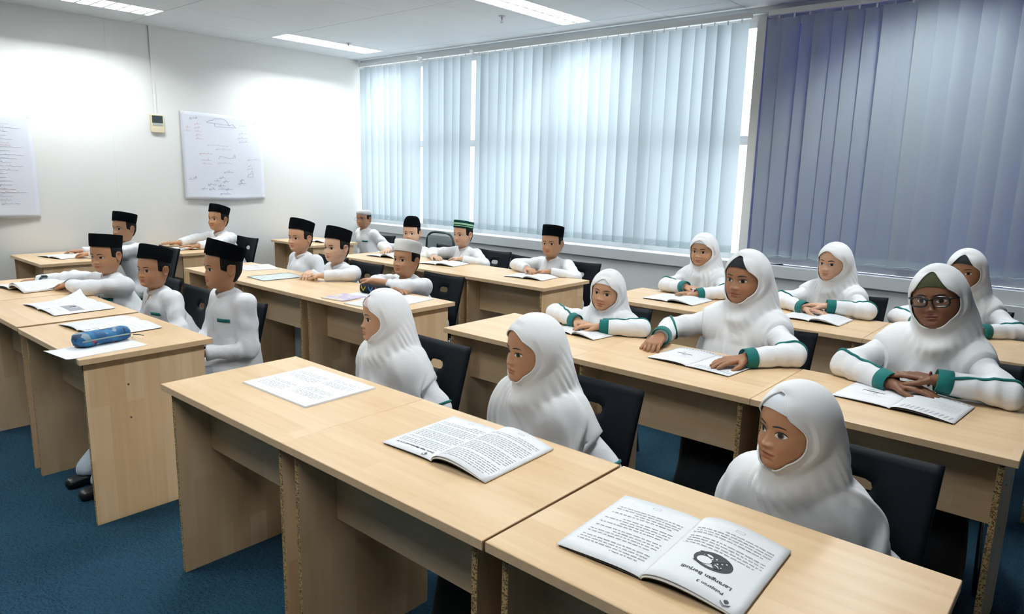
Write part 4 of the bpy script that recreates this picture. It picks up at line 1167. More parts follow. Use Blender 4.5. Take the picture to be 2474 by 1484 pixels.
        if desk_back is not None:
            db = desk_back - R0[1]
            if rest:
                m3 = (G[..., 1] < db + 0.004) & (G[..., 2] < TH + 0.006); G[..., 2] = np.where(m3, TH + 0.006, G[..., 2])
            else:
                m3 = (G[..., 2] < TH + 0.03); lim = db + 0.007
                G[..., 1] = np.where(m3, np.maximum(G[..., 1], lim), G[..., 1])
        gv = G.reshape(-1, 3); flip = Q if sg * np.sign(1) > 0 else Q[:, ::-1]
        hj = fast_obj('headscarf', gv, flip, M['hijab'], r); solidify(hj, 0.0028, 0.0)
        ed = tube_geo(np.concatenate([G[0], G[0][:1]]), 0.0026 * s, 6, False); mesh_obj('scarf_edge', ed[0], ed[1], M['hijab'], hj, True)
        # teal cuffs and elbow piping
        for E_, W_ in ((EL, WL), (ER, WR)):
            u = unit(W_ - E_); a_ = np.array([0, 0, 1.0]) if abs(u[2]) < 0.9 else np.array([1.0, 0, 0]); n1 = unit(np.cross(u, a_)); n2 = np.cross(u, n1)
            th = np.linspace(0, 2 * math.pi, 28, endpoint=False); rows = []
            Wc = E_ + (W_ - E_) * sleeve
            for k_, (dt, rr) in enumerate(((-0.048, 0.039), (-0.046, 0.0425), (-0.004, 0.0395), (-0.001, 0.0375), (-0.02, 0.031))):
                rows.append(Wc + u * (dt + 0.014) * s + rr * 0.98 * s * (np.cos(th)[:, None] * n1 + np.sin(th)[:, None] * n2))
            cv, cf = grid_geo(np.array(rows), True)
            if rest: cv[:, 2] = np.where(cv[:, 1] < (desk_back or 9) - R0[1] + 0.02, np.maximum(cv[:, 2], TH + 0.001), cv[:, 2])
            fast_obj('cuff', cv, np.array(cf), M['teal'], sh)
            pc = E_ + unit(E_ - (SL if E_ is EL else SR)) * -0.015 - u * 0.0; ax_ = unit(unit(E_ - (SL if E_ is EL else SR)) + u * 0.3)
            n1 = unit(np.cross(ax_, [0.1, 0.2, 1.0])); n2 = np.cross(ax_, n1); ring = []
            a_ = np.linspace(0, 2 * math.pi, 41)[:, None]; d_ = n1 * np.cos(a_) + n2 * np.sin(a_)
            ring = to_surf(shirt, pc + d_ * 0.09, d_) + d_ * 0.001
            if rest: ring[:, 2] = np.maximum(ring[:, 2], np.where(ring[:, 1] < (desk_back or 9) - R0[1], TH + 0.003, 0))
            pv, pf = tube_geo(ring, 0.0055 * s, 6, False); mesh_obj('sleeve_piping', pv, pf, M['teal'], sh, True)
    return r

# ================================================================== chairs in place
chair(-2.185, 2.06, 'black chair with a hand slot behind the girl with the pink underscarf')
chair(-1.355, 2.06, 'black chair behind the girl with the plain white scarf in the front row')
chair(-0.455, 2.05, 'black chair behind the girl in the smooth banded white scarf')
chair(-2.075, 3.38, 'black chair behind the smallest girl leaning low on her desk')
chair(-1.22, 3.46, 'black chair of the girl in the black underscarf pinching a page')
chair(-0.40, 3.46, 'black chair of the girl with black glasses')
chair(-2.11, 4.88, 'black chair of the girl wearing a pink watch')
chair(-1.235, 4.88, 'black chair behind the girl with crossed wrists by the tinted window')
chair(-0.58, 4.90, 'black chair of the half hidden girl in the back row')
chair(-4.66, 1.97, 'black chair of the boy with the thick open book')
chair(-4.11, 1.93, 'black chair of the boy beside the booklet with a grey photo')
chair(-3.575, 1.93, 'black chair of the boy nearest the blue pencil case', 0.08)
chair(-6.36, 2.72, 'black chair of the boy pointing in a book by the white wall')
chair(-6.82, 3.72, 'black chair with a square slot behind the boy resting both palms')
chair(-4.95, 3.46, 'black chair of the smiling boy with a teal pocket strip')
chair(-4.44, 3.42, 'black chair between the boy with clasped hands and the white capped boy')
chair(-3.585, 3.44, 'black chair behind the boy in the tall white cap')
chair(-6.22, 5.02, 'black chair behind the boy in the white lace cap')
chair(-4.965, 4.86, 'black chair of the boy in the pointed black cap')
chair(-4.40, 4.88, 'black chair of the boy in the green striped cap')
chair(-3.385, 4.84, 'black chair behind the boy with clasped hands in the boys\' back row')
chair(-3.93, 4.76, 'empty black chair between two boys of the back row', -0.12)

def folding_chair(x, y):
    r = empty('folding_chair', (x, y, 0)); md = plain('dark_green_metal', (0.012, 0.03, 0.032), 0.35); mg = plain('grey_vinyl', (0.23, 0.27, 0.28), 0.6)
    th = np.linspace(0, math.pi, 19); hw = 0.215; top = 0.90
    arch = [(-hw, 0.10, 0.02)] + [(-hw, 0.0, 0.62)] + [(-hw * np.sign(np.cos(a)) * abs(np.cos(a)) ** 0.55, -0.03, 0.68 + (top - 0.68) * np.sin(a) ** 0.55) for a in th] + [(hw, 0.0, 0.62), (hw, 0.10, 0.02)]
    tube('back_frame', arch, 0.012, md, r, 10)
    P = np.array([[(u * 0.195 * (1 if v < .6 else 1 - 0.12 * (v - .6)), -0.012 - 0.02 * (1 - u * u) * -1 - 0.02 * v, 0.56 + 0.30 * v) for u in np.linspace(-1, 1, 11)] for v in np.linspace(0, 1, 9)])
    V, F = grid_geo(P); b = mesh_obj('backrest', V, F, mg, r, True); solidify(b, 0.018)
    n = 11; P = np.array([[(u * 0.20, v * 0.19 - 0.20, 0.44 + 0.01 * (1 - u * u) * (1 - v * v)) for u in np.linspace(-1, 1, n)] for v in np.linspace(-1, 1, n)])
    V, F = grid_geo(P); q = mesh_obj('seat', V, F, mg, r, True); solidify(q, 0.03)
    for s_ in (-1, 1): tube('leg', [(s_ * 0.19, 0.02, 0.50), (s_ * 0.19, -0.20, 0.42), (s_ * 0.19, -0.42, 0.012)], 0.011, md, r, 8)
    tube('cross_bar', [(-0.19, -0.36, 0.12), (0.19, -0.36, 0.12)], 0.008, md, r, 8)
    tag(r, 'empty folding chair with an arched dark frame and grey back, below the window sill', 'chair')
folding_chair(-5.40, 5.14)

# ================================================================== the children
SK = dict(tan=(0.46, 0.235, 0.125), mid=(0.52, 0.285, 0.165), fair=(0.62, 0.385, 0.260), dark=(0.33, 0.155, 0.080), deep=(0.20, 0.086, 0.044))
SONG = lambda tilt=10, h=0.076, zf=0.060, **k: dict(tilt=tilt, h=h, zf=zf, name='songkok_cap', **k)
OUT = dict(hintL=(0.85, 0.35, -0.25), hintR=(-0.85, 0.35, -0.25))
dbA, dbM, dbT = 1.497, 2.981, 4.368
db1, db2, db3 = 1.591, 2.993, 4.380
GB, GG = 'boys in white shirts', 'girls in white headscarves'
# --- boys, front row
person('boy in black songkok leaning over a thick open book, dark watch on his wrist', False, (-4.66, 1.76), (-4.68, 1.56, 0.880), -62, 1.0, SK['tan'], pitch=-4, roll=0,
       wristR=(-5.20, 1.37, 0.785), fR=(-0.9, -0.45, -0.05), wristL=(-4.86, 1.46, 0.790), fL=(-1, -0.28, -0.08), curlL=0.45, curlR=0.3, hintR=(0.1, 0.8, 0.2), hintL=(0.9, 0.2, -0.1),
       cap=SONG(12), desk_back=dbA, seed=11, group=GB, gaze=-0.001, detail=1.0, eye_open=0.85, brow=1.2)
person('boy in black songkok sitting upright behind the booklet with a grey photo', False, (-4.11, 1.80), (-4.128, 1.60, 0.858), -70, 0.97, SK['tan'], pitch=2,
       wristL=(-4.00, 1.54, 0.66), wristR=(-4.22, 1.54, 0.66), cap=SONG(17, 0.080), desk_back=dbA, rest=False, seed=13, group=GB)
person('boy in black songkok in profile behind the blue pencil case, teal pocket strip', False, (-3.53, 1.80), (-3.515, 1.68, 0.922), -97, 1.02, SK['tan'], pitch=0,
       wristL=(-3.42, 1.60, 0.60), wristR=(-3.62, 1.60, 0.60), hintL=(0.5, 0.8, -0.3), cap=SONG(19, 0.078), desk_back=dbA, rest=False, foot=-0.32, fat=1.1, seed=17, group=GB, detail=1.3)
# --- boys by the wall
person('boy in black songkok behind the front row, pointing in an open book by the wall', False, (-6.36, 2.50), (-6.35, 2.28, 0.905), -70, 1.0, SK['mid'],
       wristR=(-6.72, 2.12, 0.785), fR=(-0.7, -0.7, 0), wristL=(-6.46, 2.11, 0.785), fL=(-0.8, -0.6, 0), curlL=0.5, cap=SONG(13), desk_back=2.251, seed=19, group=GB, detail=0.8, **OUT)
person('plump boy in black songkok resting both palms on the desk below the handwritten sheet', False, (-6.84, 3.54), (-6.875, 3.36, 0.910), -73, 1.08, SK['tan'], pitch=3,
       wristR=(-6.93, 3.05, 0.785), fR=(-0.5, -0.85, 0), wristL=(-6.56, 3.06, 0.785), fL=(-0.5, -0.85, 0), curlL=0.12, curlR=0.12, cap=SONG(15, 0.070), desk_back=3.361, seed=23, group=GB, detail=0.8, cheeks=1.6, fat=1.12, **OUT)
person('boy with glasses and a white lace skullcap sitting in the corner', False, (-6.24, 4.90), (-6.29, 4.74, 0.912), -72, 0.95, SK['tan'],
       cap=dict(kind='lace', h=0.062, zf=0.050, tilt=4, mat=M['lace'], name='lace_skullcap', sharp=False), glasses=(M['frame_thin'], 0.0012), desk_back=4.656, rest=False, seed=29, group=GB, detail=0.8,
       wristL=(-6.12, 4.80, 0.58), wristR=(-6.36, 4.80, 0.58))
# --- boys, middle row
person('broad smiling boy in black songkok behind a worksheet, teal pocket strip', False, (-4.95, 3.30), (-5.00, 3.10, 0.880), -78, 1.08, SK['mid'], pitch=2,
       wristL=(-4.84, 3.06, 0.62), wristR=(-5.08, 3.06, 0.62), cap=SONG(16, 0.078), desk_back=dbM, rest=False, seed=31, group=GB, cheeks=1.4, fat=1.12)
person('fair boy in black songkok with hands clasped on the desk edge', False, (-4.37, 3.22), (-4.395, 3.02, 0.862), -82, 1.05, SK['fair'], pitch=2,
       wristL=(-4.20, 2.84, 0.790), fL=(-1, -0.15, -0.05), wristR=(-4.40, 2.86, 0.785), fR=(0.7, -0.6, 0), curlL=0.7, curlR=0.7, cap=SONG(16, 0.084), desk_back=dbM, seed=37, group=GB, hintL=(0.55, 0.6, -0.2), hintR=(-0.25, 0.9, -0.2))
person('boy in a tall white cap leaning on folded bare forearms', False, (-3.58, 3.25), (-3.615, 3.03, 0.852), -80, 1.03, SK['tan'], pitch=6,
       wristL=(-3.64, 2.86, 0.815), fL=(-1, 0.12, 0.05), wristR=(-3.52, 2.90, 0.785), fR=(1, 0.05, 0), curlL=0.2, curlR=0.2, sleeve=0.50,
       cap=dict(kind='kufi', h=0.074, zf=0.060, tilt=8, mat=M['white_knit'], name='white_cap'), desk_back=dbM, seed=41, group=GB, cheeks=1.4, fat=1.05, **OUT)
# --- boys, back row
person('boy in a pointed black cap partly hidden by the white capped boy', False, (-5.08, 4.62), (-5.13, 4.44, 0.845), -62, 1.02, SK['fair'],
       wristL=(-4.98, 4.27, 0.785), fL=(-0.9, -0.3, 0), wristR=(-5.22, 4.27, 0.785), fR=(0.5, -0.8, 0), cap=dict(kind='peaked', h=0.105, zf=0.066, tilt=6, name='pointed_cap', sharp=False), desk_back=dbT, seed=43, group=GB, detail=0.8, **OUT)
person('fair boy in a dark green cap with light green bands', False, (-4.40, 4.62), (-4.45, 4.42, 0.888), -87, 1.0, SK['fair'], pitch=-2,
       wristL=(-4.27, 4.30, 0.790), fL=(-1, -0.15, 0), wristR=(-4.58, 4.26, 0.785), fR=(0.9, -0.3, 0), curlL=0.35, cap=SONG(12, 0.064, mat=M['green_velvet'], bands=((0.012, 0.018, M['light_green']), (0.026, 0.042, M['light_green']))), desk_back=dbT, seed=47, group=GB, detail=0.8, **OUT)
person('boy in black songkok with fingers laced over an open book in the back row', False, (-3.385, 4.62), (-3.43, 4.43, 0.890), -77, 1.03, SK['mid'],
       wristR=(-3.50, 4.26, 0.790), fR=(0.9, -0.35, 0), wristL=(-3.29, 4.28, 0.790), fL=(-0.9, -0.3, 0), curlL=0.55, curlR=0.55, cap=SONG(11, 0.082), desk_back=dbT, seed=53, group=GB, detail=0.9, **OUT)
# --- girls, front row
person('girl in a white headscarf over a pink striped underscarf, seen in profile', True, (-2.15, 1.87), (-2.235, 1.70, 0.862), -113, 0.97, SK['mid'], pitch=2, under='inner_pink', top=0.060, peak=0.034,
       hem=0.62, desk_back=db1, rest=False, fold=1.5, seed=61, group=GG, detail=1.3, brow=0.8)
person('girl in a plain white headscarf beside the curling text booklet', True, (-1.36, 1.87), (-1.450, 1.70, 0.862), -111, 1.04, SK['tan'], pitch=1, top=0.070, hem=0.62, desk_back=db1, rest=False, fold=1.5, seed=67, group=GG, detail=1.3, brow=0.8, eye_open=0.9)
person('small girl in a smooth banded white headscarf looking up beside the open book', True, (-0.49, 1.87), (-0.585, 1.69, 0.825), -119, 1.03, SK['tan'], pitch=2, under='inner_white', top=0.062, peak=0.034, hem=0.62, desk_back=db1, rest=False, fold=1.4, seed=71, group=GG, detail=1.5,
       eye_open=1.1, gaze=0.0, gaze_up=0.0012, cheeks=1.3, brow=0.9)
# --- girls, middle row
person('smallest girl in white headscarf leaning low, wrists crossed over an open book', True, (-1.98, 3.25), (-1.985, 3.02, 0.845), -80, 0.97, SK['mid'], under='inner_white', top=0.058, peak=0.018, roll=6,
       wristR=(-2.06, 2.93, 0.785), fR=(0.95, -0.3, 0), wristL=(-1.89, 2.90, 0.790), fL=(-0.9, -0.4, 0), hintL=(1, 0.1, 0.1), hintR=(-1, 0.1, 0.1), hem=0.66, desk_back=db2, seed=73, group=GG)
person('tall girl with a black underscarf pinching the page of a book', True, (-1.23, 3.30), (-1.275, 3.05, 0.982), -100, 1.12, SK['dark'], under='inner_black', top=0.058, peak=0.038,
       wristR=(-1.545, 2.88, 0.800), fR=(0.12, -1, -0.22), curlR=(0.75, 0.65, 0.6, 0.5), wristL=(-1.115, 2.83, 0.788), fL=(-0.55, -0.85, -0.05), curlL=0.15, hintL=(0.9, 0.5, -0.2), hintR=(-0.9, 0.5, -0.2), hem=0.66, desk_back=db2, seed=79, group=GG, detail=1.3)
person('girl with black glasses and an olive underscarf, arms folded, red bracelet', True, (-0.43, 3.28), (-0.478, 3.02, 1.000), -97, 1.12, SK['deep'], under='inner_olive', top=0.052, peak=0.042, roll=-9, pitch=2,
       wristR=(-0.57, 2.90, 0.785), fR=(1, 0.02, 0), wristL=(-0.42, 2.93, 0.822), fL=(-1, 0.05, 0.02), curlL=0.12, curlR=0.15, hintL=(0.95, 0.45, -0.2), hintR=(-0.95, 0.45, -0.2), hem=0.66, desk_back=db2, glasses=(M['frame_black'], 0.0034), seed=83, group=GG, detail=1.3)
# --- girls, back row
person('girl in white headscarf wearing a pink watch, one hand on the other arm', True, (-2.11, 4.66), (-2.14, 4.45, 0.942), -88, 1.03, SK['mid'], under='inner_white', top=0.062, peak=0.012,
       wristR=(-2.13, 4.28, 0.812), fR=(1, -0.05, 0), wristL=(-2.02, 4.22, 0.785), fL=(-1, 0.02, 0), curlL=0.2, curlR=0.15, hintL=(0.95, 0.45, -0.2), hintR=(-0.95, 0.45, -0.2), hem=0.66, desk_back=db3, seed=89, group=GG, detail=0.9)
person('fair girl in white headscarf with crossed wrists in front of the tinted window', True, (-1.25, 4.64), (-1.295, 4.43, 0.945), -105, 1.06, SK['fair'], top=0.060, peak=0.010,
       wristR=(-1.34, 4.26, 0.785), fR=(1, -0.2, 0), wristL=(-1.22, 4.28, 0.812), fL=(-1, -0.05, 0), curlL=0.15, curlR=0.2, hintL=(0.95, 0.45, -0.2), hintR=(-0.95, 0.45, -0.2), hem=0.66, desk_back=db3, seed=97, group=GG, detail=0.9)
person('girl with a black underscarf half hidden behind the girl with glasses', True, (-0.58, 4.68), (-0.605, 4.48, 0.965), -97, 1.05, SK['dark'], under='inner_black', top=0.052, peak=0.038,
       wristR=(-0.74, 4.30, 0.785), fR=(0.9, -0.4, 0), wristL=(-0.46, 4.30, 0.785), fL=(-0.9, -0.4, 0), hintL=(0.95, 0.45, -0.2), hintR=(-0.95, 0.45, -0.2), hem=0.66, desk_back=db3, seed=101, group=GG, detail=0.9)

# ================================================================== books and papers
M['ink'] = plain('grey_printing_ink', (0.36, 0.36, 0.39), 0.8)
M['ink_dark'] = plain('black_printing_ink', (0.045, 0.05, 0.06), 0.8)
M['ink_pale'] = plain('pale_printing_ink', (0.50, 0.51, 0.54), 0.8)
M['cover'] = plain('dark_underpage_shade', (0.012, 0.014, 0.018), 0.5)  # near-black: the shadow under open pages, put into the colour
def page_z(u, A, lift, t0):
    """u 0 at the spine, 1 at the fore edge"""
    return t0 + A * 2.1 * np.sqrt(np.clip(u, 0, 1)) * (1 - u) ** 1.15 + lift * np.clip(u - 0.55, 0, 1) ** 2
class Page:
    """a sheet whose spine runs along local y; side +1 to +x, -1 to -x; top of the page towards -y"""
    def __init__(s, side, w, h, A, lift=0.0, t0=0.0015, corner=0.0, twist=0.0):
        s.side, s.w, s.h, s.A, s.lift, s.t0, s.corner, s.twist = side, w, h, A, lift, t0, corner, twist
    def at(s, u, v, up=0.0):
        u = np.asarray(u, float); v = np.asarray(v, float)         # v 0 = bottom (reader), 1 = top
        k = 1 + s.twist * (v - 0.5)
        z = page_z(u, s.A * k, s.lift, s.t0) + s.corner * np.clip(u - 0.5, 0, 1) ** 2 * np.clip(0.6 - v, 0, 1) ** 2 * 6
        return np.stack([s.side * u * s.w, s.h * (0.5 - v), z + up], -1)
    def mesh(s, name, parent, mat=None, thick=0.0012):
        U, Vv = np.meshgrid(np.linspace(0, 1, 19) ** 1.4, np.linspace(0, 1, 9))
        P = s.at(U, Vv); V, F = grid_geo(P); F = np.array(F) if s.side < 0 else np.array(F)[:, ::-1]
        o = fast_obj(name, V, F, mat or M['paper'], parent); solidify(o, thick, -1.0); return o
    def quads(s, name, Q, parent, mat, up=0.0007):
        """Q: list of (a, b, c, d) page rectangles in reader space a..b across (0..1), c..d up"""
        V = []; F = []
        for a, b, c, d in Q:
            n = max(1, int((b - a) / 0.04)); xs_ = np.linspace(a, b, n + 1)
            u = (1 - xs_) if s.side > 0 else xs_                   # reader's left page lies to +x
            lo, hi = s.at(u, np.full(n + 1, c), up), s.at(u, np.full(n + 1, d), up); o = len(V)
            for i in range(n + 1): V += [lo[i], hi[i]]
            for i in range(n): F.append((o + 2 * i, o + 2 * i + 2, o + 2 * i + 3, o + 2 * i + 1))
        return fast_obj(name, np.array(V), np.array(F), mat, parent, smooth=False)
    def poly(s, name, polys, parent, mat, up=0.0008):
        V = []; F = []
        for p in polys:
            p = np.array(p, float); u = (1 - p[:, 0]) if s.side > 0 else p[:, 0]; o = len(V)
            V += list(s.at(u, p[:, 1], up)); F.append(tuple(range(o, o + len(p))))
        return mesh_obj(name, V, F, mat, parent)
    def text(s, name, body, x, y, size, parent, mat, bold=0.0, up=0.0008):
        cu = bpy.data.curves.new('t', 'FONT'); cu.body = body; cu.size = size; cu.offset = bold; cu.resolution_u = 2
        o = bpy.data.objects.new('t', cu); COL.objects.link(o); bpy.context.view_layer.update()
        me = bpy.data.meshes.new_from_object(o.evaluated_get(bpy.context.evaluated_depsgraph_get()))
        bpy.data.objects.remove(o)
        co = np.array([v.co[:] for v in me.vertices]); xx = x + co[:, 0] / s.w; yy = y + co[:, 1] / s.h
        u = (1 - xx) if s.side > 0 else xx; W_ = s.at(u, yy, up)
        for v, c in zip(me.vertices, W_): v.co = c
        me.materials.append(mat); me.name = name
        return link(bpy.data.objects.new(name, me), parent)
def para(rs, y1, y0, x0=0.10, x1=0.90, pitch=0.024, hgt=0.0085, gap_every=5):
    """irregular word bars standing for the illegible lines of small print"""
    Q = []; y = y1; k = 0
    while y > y0:
        if gap_every and k % gap_every == gap_every - 1: y -= pitch * 0.8; k += 1; continue
        x = x0 + (0.06 if k % gap_every == 0 else 0); end = x1 if rs.rand() < 0.8 else x0 + (x1 - x0) * rs.uniform(0.3, 0.9)
        while x < end:
            wd = rs.uniform(0.02, 0.085); e = min(x + wd, end); q = x
            while q < e:
                l = rs.uniform(0.008, 0.017); Q.append((q, min(q + l, e), y - hgt * rs.uniform(0.45, 0.65), y + hgt * rs.uniform(0.35, 0.7))); q += l + 0.003
            x = e + 0.016
        y -= pitch; k += 1
    return Q
def circle(cx, cy, rx, ry, n=18, a0=0, a1=2 * math.pi):
    return [(cx + rx * math.cos(a0 + (a1 - a0) * k / n), cy + ry * math.sin(a0 + (a1 - a0) * k / n)) for k in range(n)]
def emblem(pg, x, y, k, parent):
    """small pointed bud under a tent-shaped double line"""
    pg.poly('emblem', [[(x, y), (x - .022 * k, y + .012 * k), (x - .024 * k, y + .028 * k), (x, y + .045 * k), (x + .024 * k, y + .028 * k), (x + .022 * k, y + .012 * k)],
                       [(x - .05 * k, y + .035 * k), (x, y + .062 * k), (x + .05 * k, y + .035 * k), (x + .05 * k, y + .043 * k), (x, y + .070 * k), (x - .05 * k, y + .043 * k)],
                       [(x - .045 * k, y + .052 * k), (x, y + .078 * k), (x + .045 * k, y + .052 * k), (x + .045 * k, y + .057 * k), (x, y + .083 * k), (x - .045 * k, y + .057 * k)]], parent, M['ink_dark'])
def frame_mark(pg, x, y, parent):
    pg.poly('page_number_frame', [[(x - .05, y - .016), (x + .05, y - .016), (x + .05, y - .012), (x - .05, y - .012)], [(x - .05, y + .012), (x + .05, y + .012), (x + .05, y + .016), (x - .05, y + .016)],
                      [(x - .05, y - .016), (x - .044, y - .016), (x - .044, y + .016), (x - .05, y + .016)], [(x + .044, y - .016), (x + .05, y - .016), (x + .05, y + .016), (x + .044, y + .016)]], parent, M['ink_pale'])
def book(x, y, rz, label, w=0.205, h=0.295, AL=0.020, AR=0.012, kind='text', seed=0, cover=True, z=TH, leaf=True, liftL=0.0, liftR=0.0, cornerL=0.0, cornerR=0.0, thick=0.004):
    """AL: bow of the page on the +x side (the reader's left), AR: on the -x side"""
    r = empty('open_book', (x, y, z + 0.0003), rz); rs = np.random.RandomState(seed)
    if cover:
        for sd, A, lf in ((1, AL, liftL), (-1, AR, liftR)): Page(sd, w * 0.955, h * 0.985, A * 0.80, lf * .9, 0.0022).mesh('cover', r, M['cover'], 0.0018)  # dark sheet beneath each page, painting the shadow under the bowed paper
    base = 0.0022 + thick * 0.5
    if leaf: Page(1, w * 0.985, h, AL * 0.90, liftL * .9, base).mesh('under_leaf', r, None, thick * 0.5)
    Lp = Page(1, w * 0.985, h, AL * 1.12, liftL, base + 0.0016, cornerL); Rp = Page(-1, w * 0.985, h, AR * 1.12, liftR, base + 0.0010, cornerR)
    lm = Lp.mesh('page', r); rm = Rp.mesh('page', r)
    if kind == 'crossed':
        Lp.text('printed_title', 'Larangan Berjudi', 0.20, 0.770, 0.0155, lm, M['ink_dark'], 0.0003); Lp.text('printed_heading', 'Pelajaran 3', 0.23, 0.860, 0.0125, lm, M['ink_dark'], 0.0002)
        emblem(Lp, 0.17, 0.905, 1.0, lm)
        # dark oval drawing with a thick diagonal cross
        Lp.poly('drawing', [circle(0.50, 0.60, 0.20, 0.105, 26)], lm, M['ink_dark'], 0.0008)
        Lp.poly('drawing_light', [circle(0.58, 0.625, 0.075, 0.045, 16), circle(0.57, 0.575, 0.055, 0.030, 14, 3.3, 6.1)] + [circle(0.38 + 0.035 * i, 0.565 + 0.022 * ((i * 7) % 3), 0.010, 0.007, 8) for i in range(6)] + [circle(0.40 + 0.03 * i, 0.635 + 0.012 * (i % 2), 0.008, 0.006, 8) for i in range(4)], lm, M['paper'], 0.0012)
        Lp.poly('drawing_cross', [[(0.36, 0.53), (0.40, 0.52), (0.68, 0.665), (0.64, 0.68)], [(0.64, 0.525), (0.68, 0.54), (0.44, 0.68), (0.40, 0.665)]], lm, M['ink_dark'], 0.0016)
        Lp.quads('printed_lines', para(rs, 0.46, 0.16, 0.10, 0.92, 0.037, 0.012, 5), lm, M['ink']); frame_mark(Lp, 0.5, 0.10, lm)
        Rp.quads('printed_lines', para(rs, 0.86, 0.18, 0.09, 0.90, 0.037, 0.012, 5), rm, M['ink']); frame_mark(Rp, 0.5, 0.09, rm)
    elif kind == 'dense':
        Rp.text('printed_title', 'Syura Nabi Muhammad S.A.W', 0.12, 0.865, 0.0125, rm, M['ink_dark'], 0.0003); emblem(Rp, 0.20, 0.91, 0.9, rm)
        Rp.quads('printed_lines', para(rs, 0.82, 0.14, 0.09, 0.93, 0.034, 0.011, 6), rm, M['ink']); Lp.quads('printed_lines', para(rs, 0.92, 0.14, 0.08, 0.93, 0.034, 0.011, 7), lm, M['ink'])
        frame_mark(Lp, 0.5, 0.08, lm); frame_mark(Rp, 0.5, 0.08, rm)
    elif kind == 'icons':
        for pg, m_ in ((Lp, lm), (Rp, rm)):
            Q = [(0.06 + 0.075 * i, 0.06 + 0.075 * i + 0.034, 0.055, 0.083) for i in range(12)]
            pg.quads('printed_border', Q, m_, M['ink'])
        Rp.poly('printed_figure', [[(0.30, 0.44), (0.70, 0.40), (0.72, 0.42), (0.50, 0.455), (0.31, 0.462)]], rm, M['ink_dark']); Rp.poly('printed_ring', [circle(0.6, 0.34, 0.06, 0.022, 14), circle(0.45, 0.52, 0.05, 0.02, 14)], rm, M['ink_pale'])
        Rp.quads('printed_lines', para(rs, 0.64, 0.60, 0.25, 0.75, 0.03, 0.008, 9), rm, M['ink_pale'])
        Lp.quads('printed_lines', para(rs, 0.62, 0.30, 0.10, 0.55, 0.05, 0.008, 9), lm, M['ink_pale'])
        Lp.poly('printed_edge_pattern', [[(0.06 + 0.075 * i, 0.80), (0.09 + 0.075 * i, 0.80), (0.12 + 0.075 * i, 0.93), (0.09 + 0.075 * i, 0.93)] for i in range(11)], lm, M['ink_pale'])
    elif kind == 'photo':
        emblem(Lp, 0.72, 0.87, 0.9, lm); Lp.quads('printed_title', para(rs, 0.80, 0.77, 0.25, 0.85, 0.03, 0.011, 9), lm, M['ink'])
        Lp.quads('printed_photo', [(0.18, 0.86, 0.46, 0.70)], lm, M['ink']); Lp.quads('printed_photo_detail', [(0.50, 0.62, 0.50, 0.60)], lm, M['ink_dark'], 0.0011); Lp.quads('printed_photo_light', [(0.46, 0.50, 0.49, 0.62)], lm, M['paper'], 0.0012)
        Lp.quads('printed_lines', para(rs, 0.38, 0.12, 0.12, 0.90, 0.05, 0.009, 9), lm, M['ink_pale'])
        Rp.quads('printed_lines', para(rs, 0.86, 0.12, 0.12, 0.90, 0.05, 0.009, 9), rm, M['ink_pale'])
    elif kind == 'list':
        emblem(Lp, 0.72, 0.88, 1.0, lm); Lp.quads('printed_title', para(rs, 0.83, 0.77, 0.22, 0.85, 0.045, 0.012, 9), lm, M['ink_dark'])
        Lp.quads('printed_lines', para(rs, 0.66, 0.15, 0.12, 0.85, 0.085, 0.009, 12), lm, M['ink_pale']); frame_mark(Lp, 0.5, 0.09, lm)
        Rp.quads('printed_lines', para(rs, 0.86, 0.14, 0.12, 0.90, 0.05, 0.009, 9), rm, M['ink_pale'])
    else:
        for pg, m_ in ((Lp, lm), (Rp, rm)): pg.quads('printed_lines', para(rs, 0.86, 0.14, 0.12, 0.90, 0.045, 0.010, 6), m_, M['ink_pale'])
    tag(r, label, 'book', 'open books on the desks'); return r
book(-0.625, 1.285, 0.045, 'open book titled Larangan Berjudi with a dark crossed-out drawing', w=0.205, h=0.305, AL=0.024, AR=0.006, kind='crossed', seed=2, thick=0.007)
book(-1.345, 1.385, 0.03, 'open text booklet with one page bowed up high', w=0.205, h=0.30, AL=0.030, AR=0.004, kind='dense', seed=3, thick=0.005)
book(-0.505, 2.800, -0.09, 'open booklet with a row of small icons in front of folded arms', w=0.205, h=0.265, AL=0.016, AR=0.006, kind='icons', seed=4, thick=0.003, leaf=False)
book(-1.285, 2.790, -0.07, 'open booklet with icons whose page corner is pinched', w=0.200, h=0.275, AL=0.004, AR=0.010, kind='icons', seed=5, thick=0.003, leaf=False)
book(-1.975, 2.875, -0.10, 'open booklet under crossed wrists of the smallest girl', w=0.150, h=0.20, AL=0.020, AR=0.008, kind='text', seed=6, thick=0.003)
book(-2.105, 4.115, -0.02, 'open booklet with a dark arched underside in front of the pink watch', w=0.185, h=0.27, AL=0.024, AR=0.006, kind='text', seed=7, thick=0.003)
book(-1.24, 4.155, -0.03, 'open booklet with a dark arched underside by the tinted window', w=0.17, h=0.24, AL=0.024, AR=0.008, kind='text', seed=8, thick=0.003)
book(-4.335, 1.280, 0.05, 'open booklet with a grey photo and an upturned page corner', w=0.230, h=0.30, AL=0.012, AR=0.014, kind='photo', seed=9, cornerR=0.10, thick=0.002, leaf=False)
book(-3.670, 1.255, 0.08, 'open booklet with a bold heading and list behind the blue pencil case', w=0.215, h=0.30, AL=0.012, AR=0.014, kind='list', seed=10, thick=0.002, leaf=False)
book(-5.150, 1.330, 0.16, 'thick open book with dark page edges under the leaning boy', w=0.200, h=0.27, AL=0.050, AR=0.012, kind='plain', seed=11, cornerL=0.12, thick=0.012)
book(-6.690, 1.965, 0.25, 'open book on the single desk by the wall', w=0.17, h=0.22, AL=0.016, AR=0.010, kind='plain', seed=12)
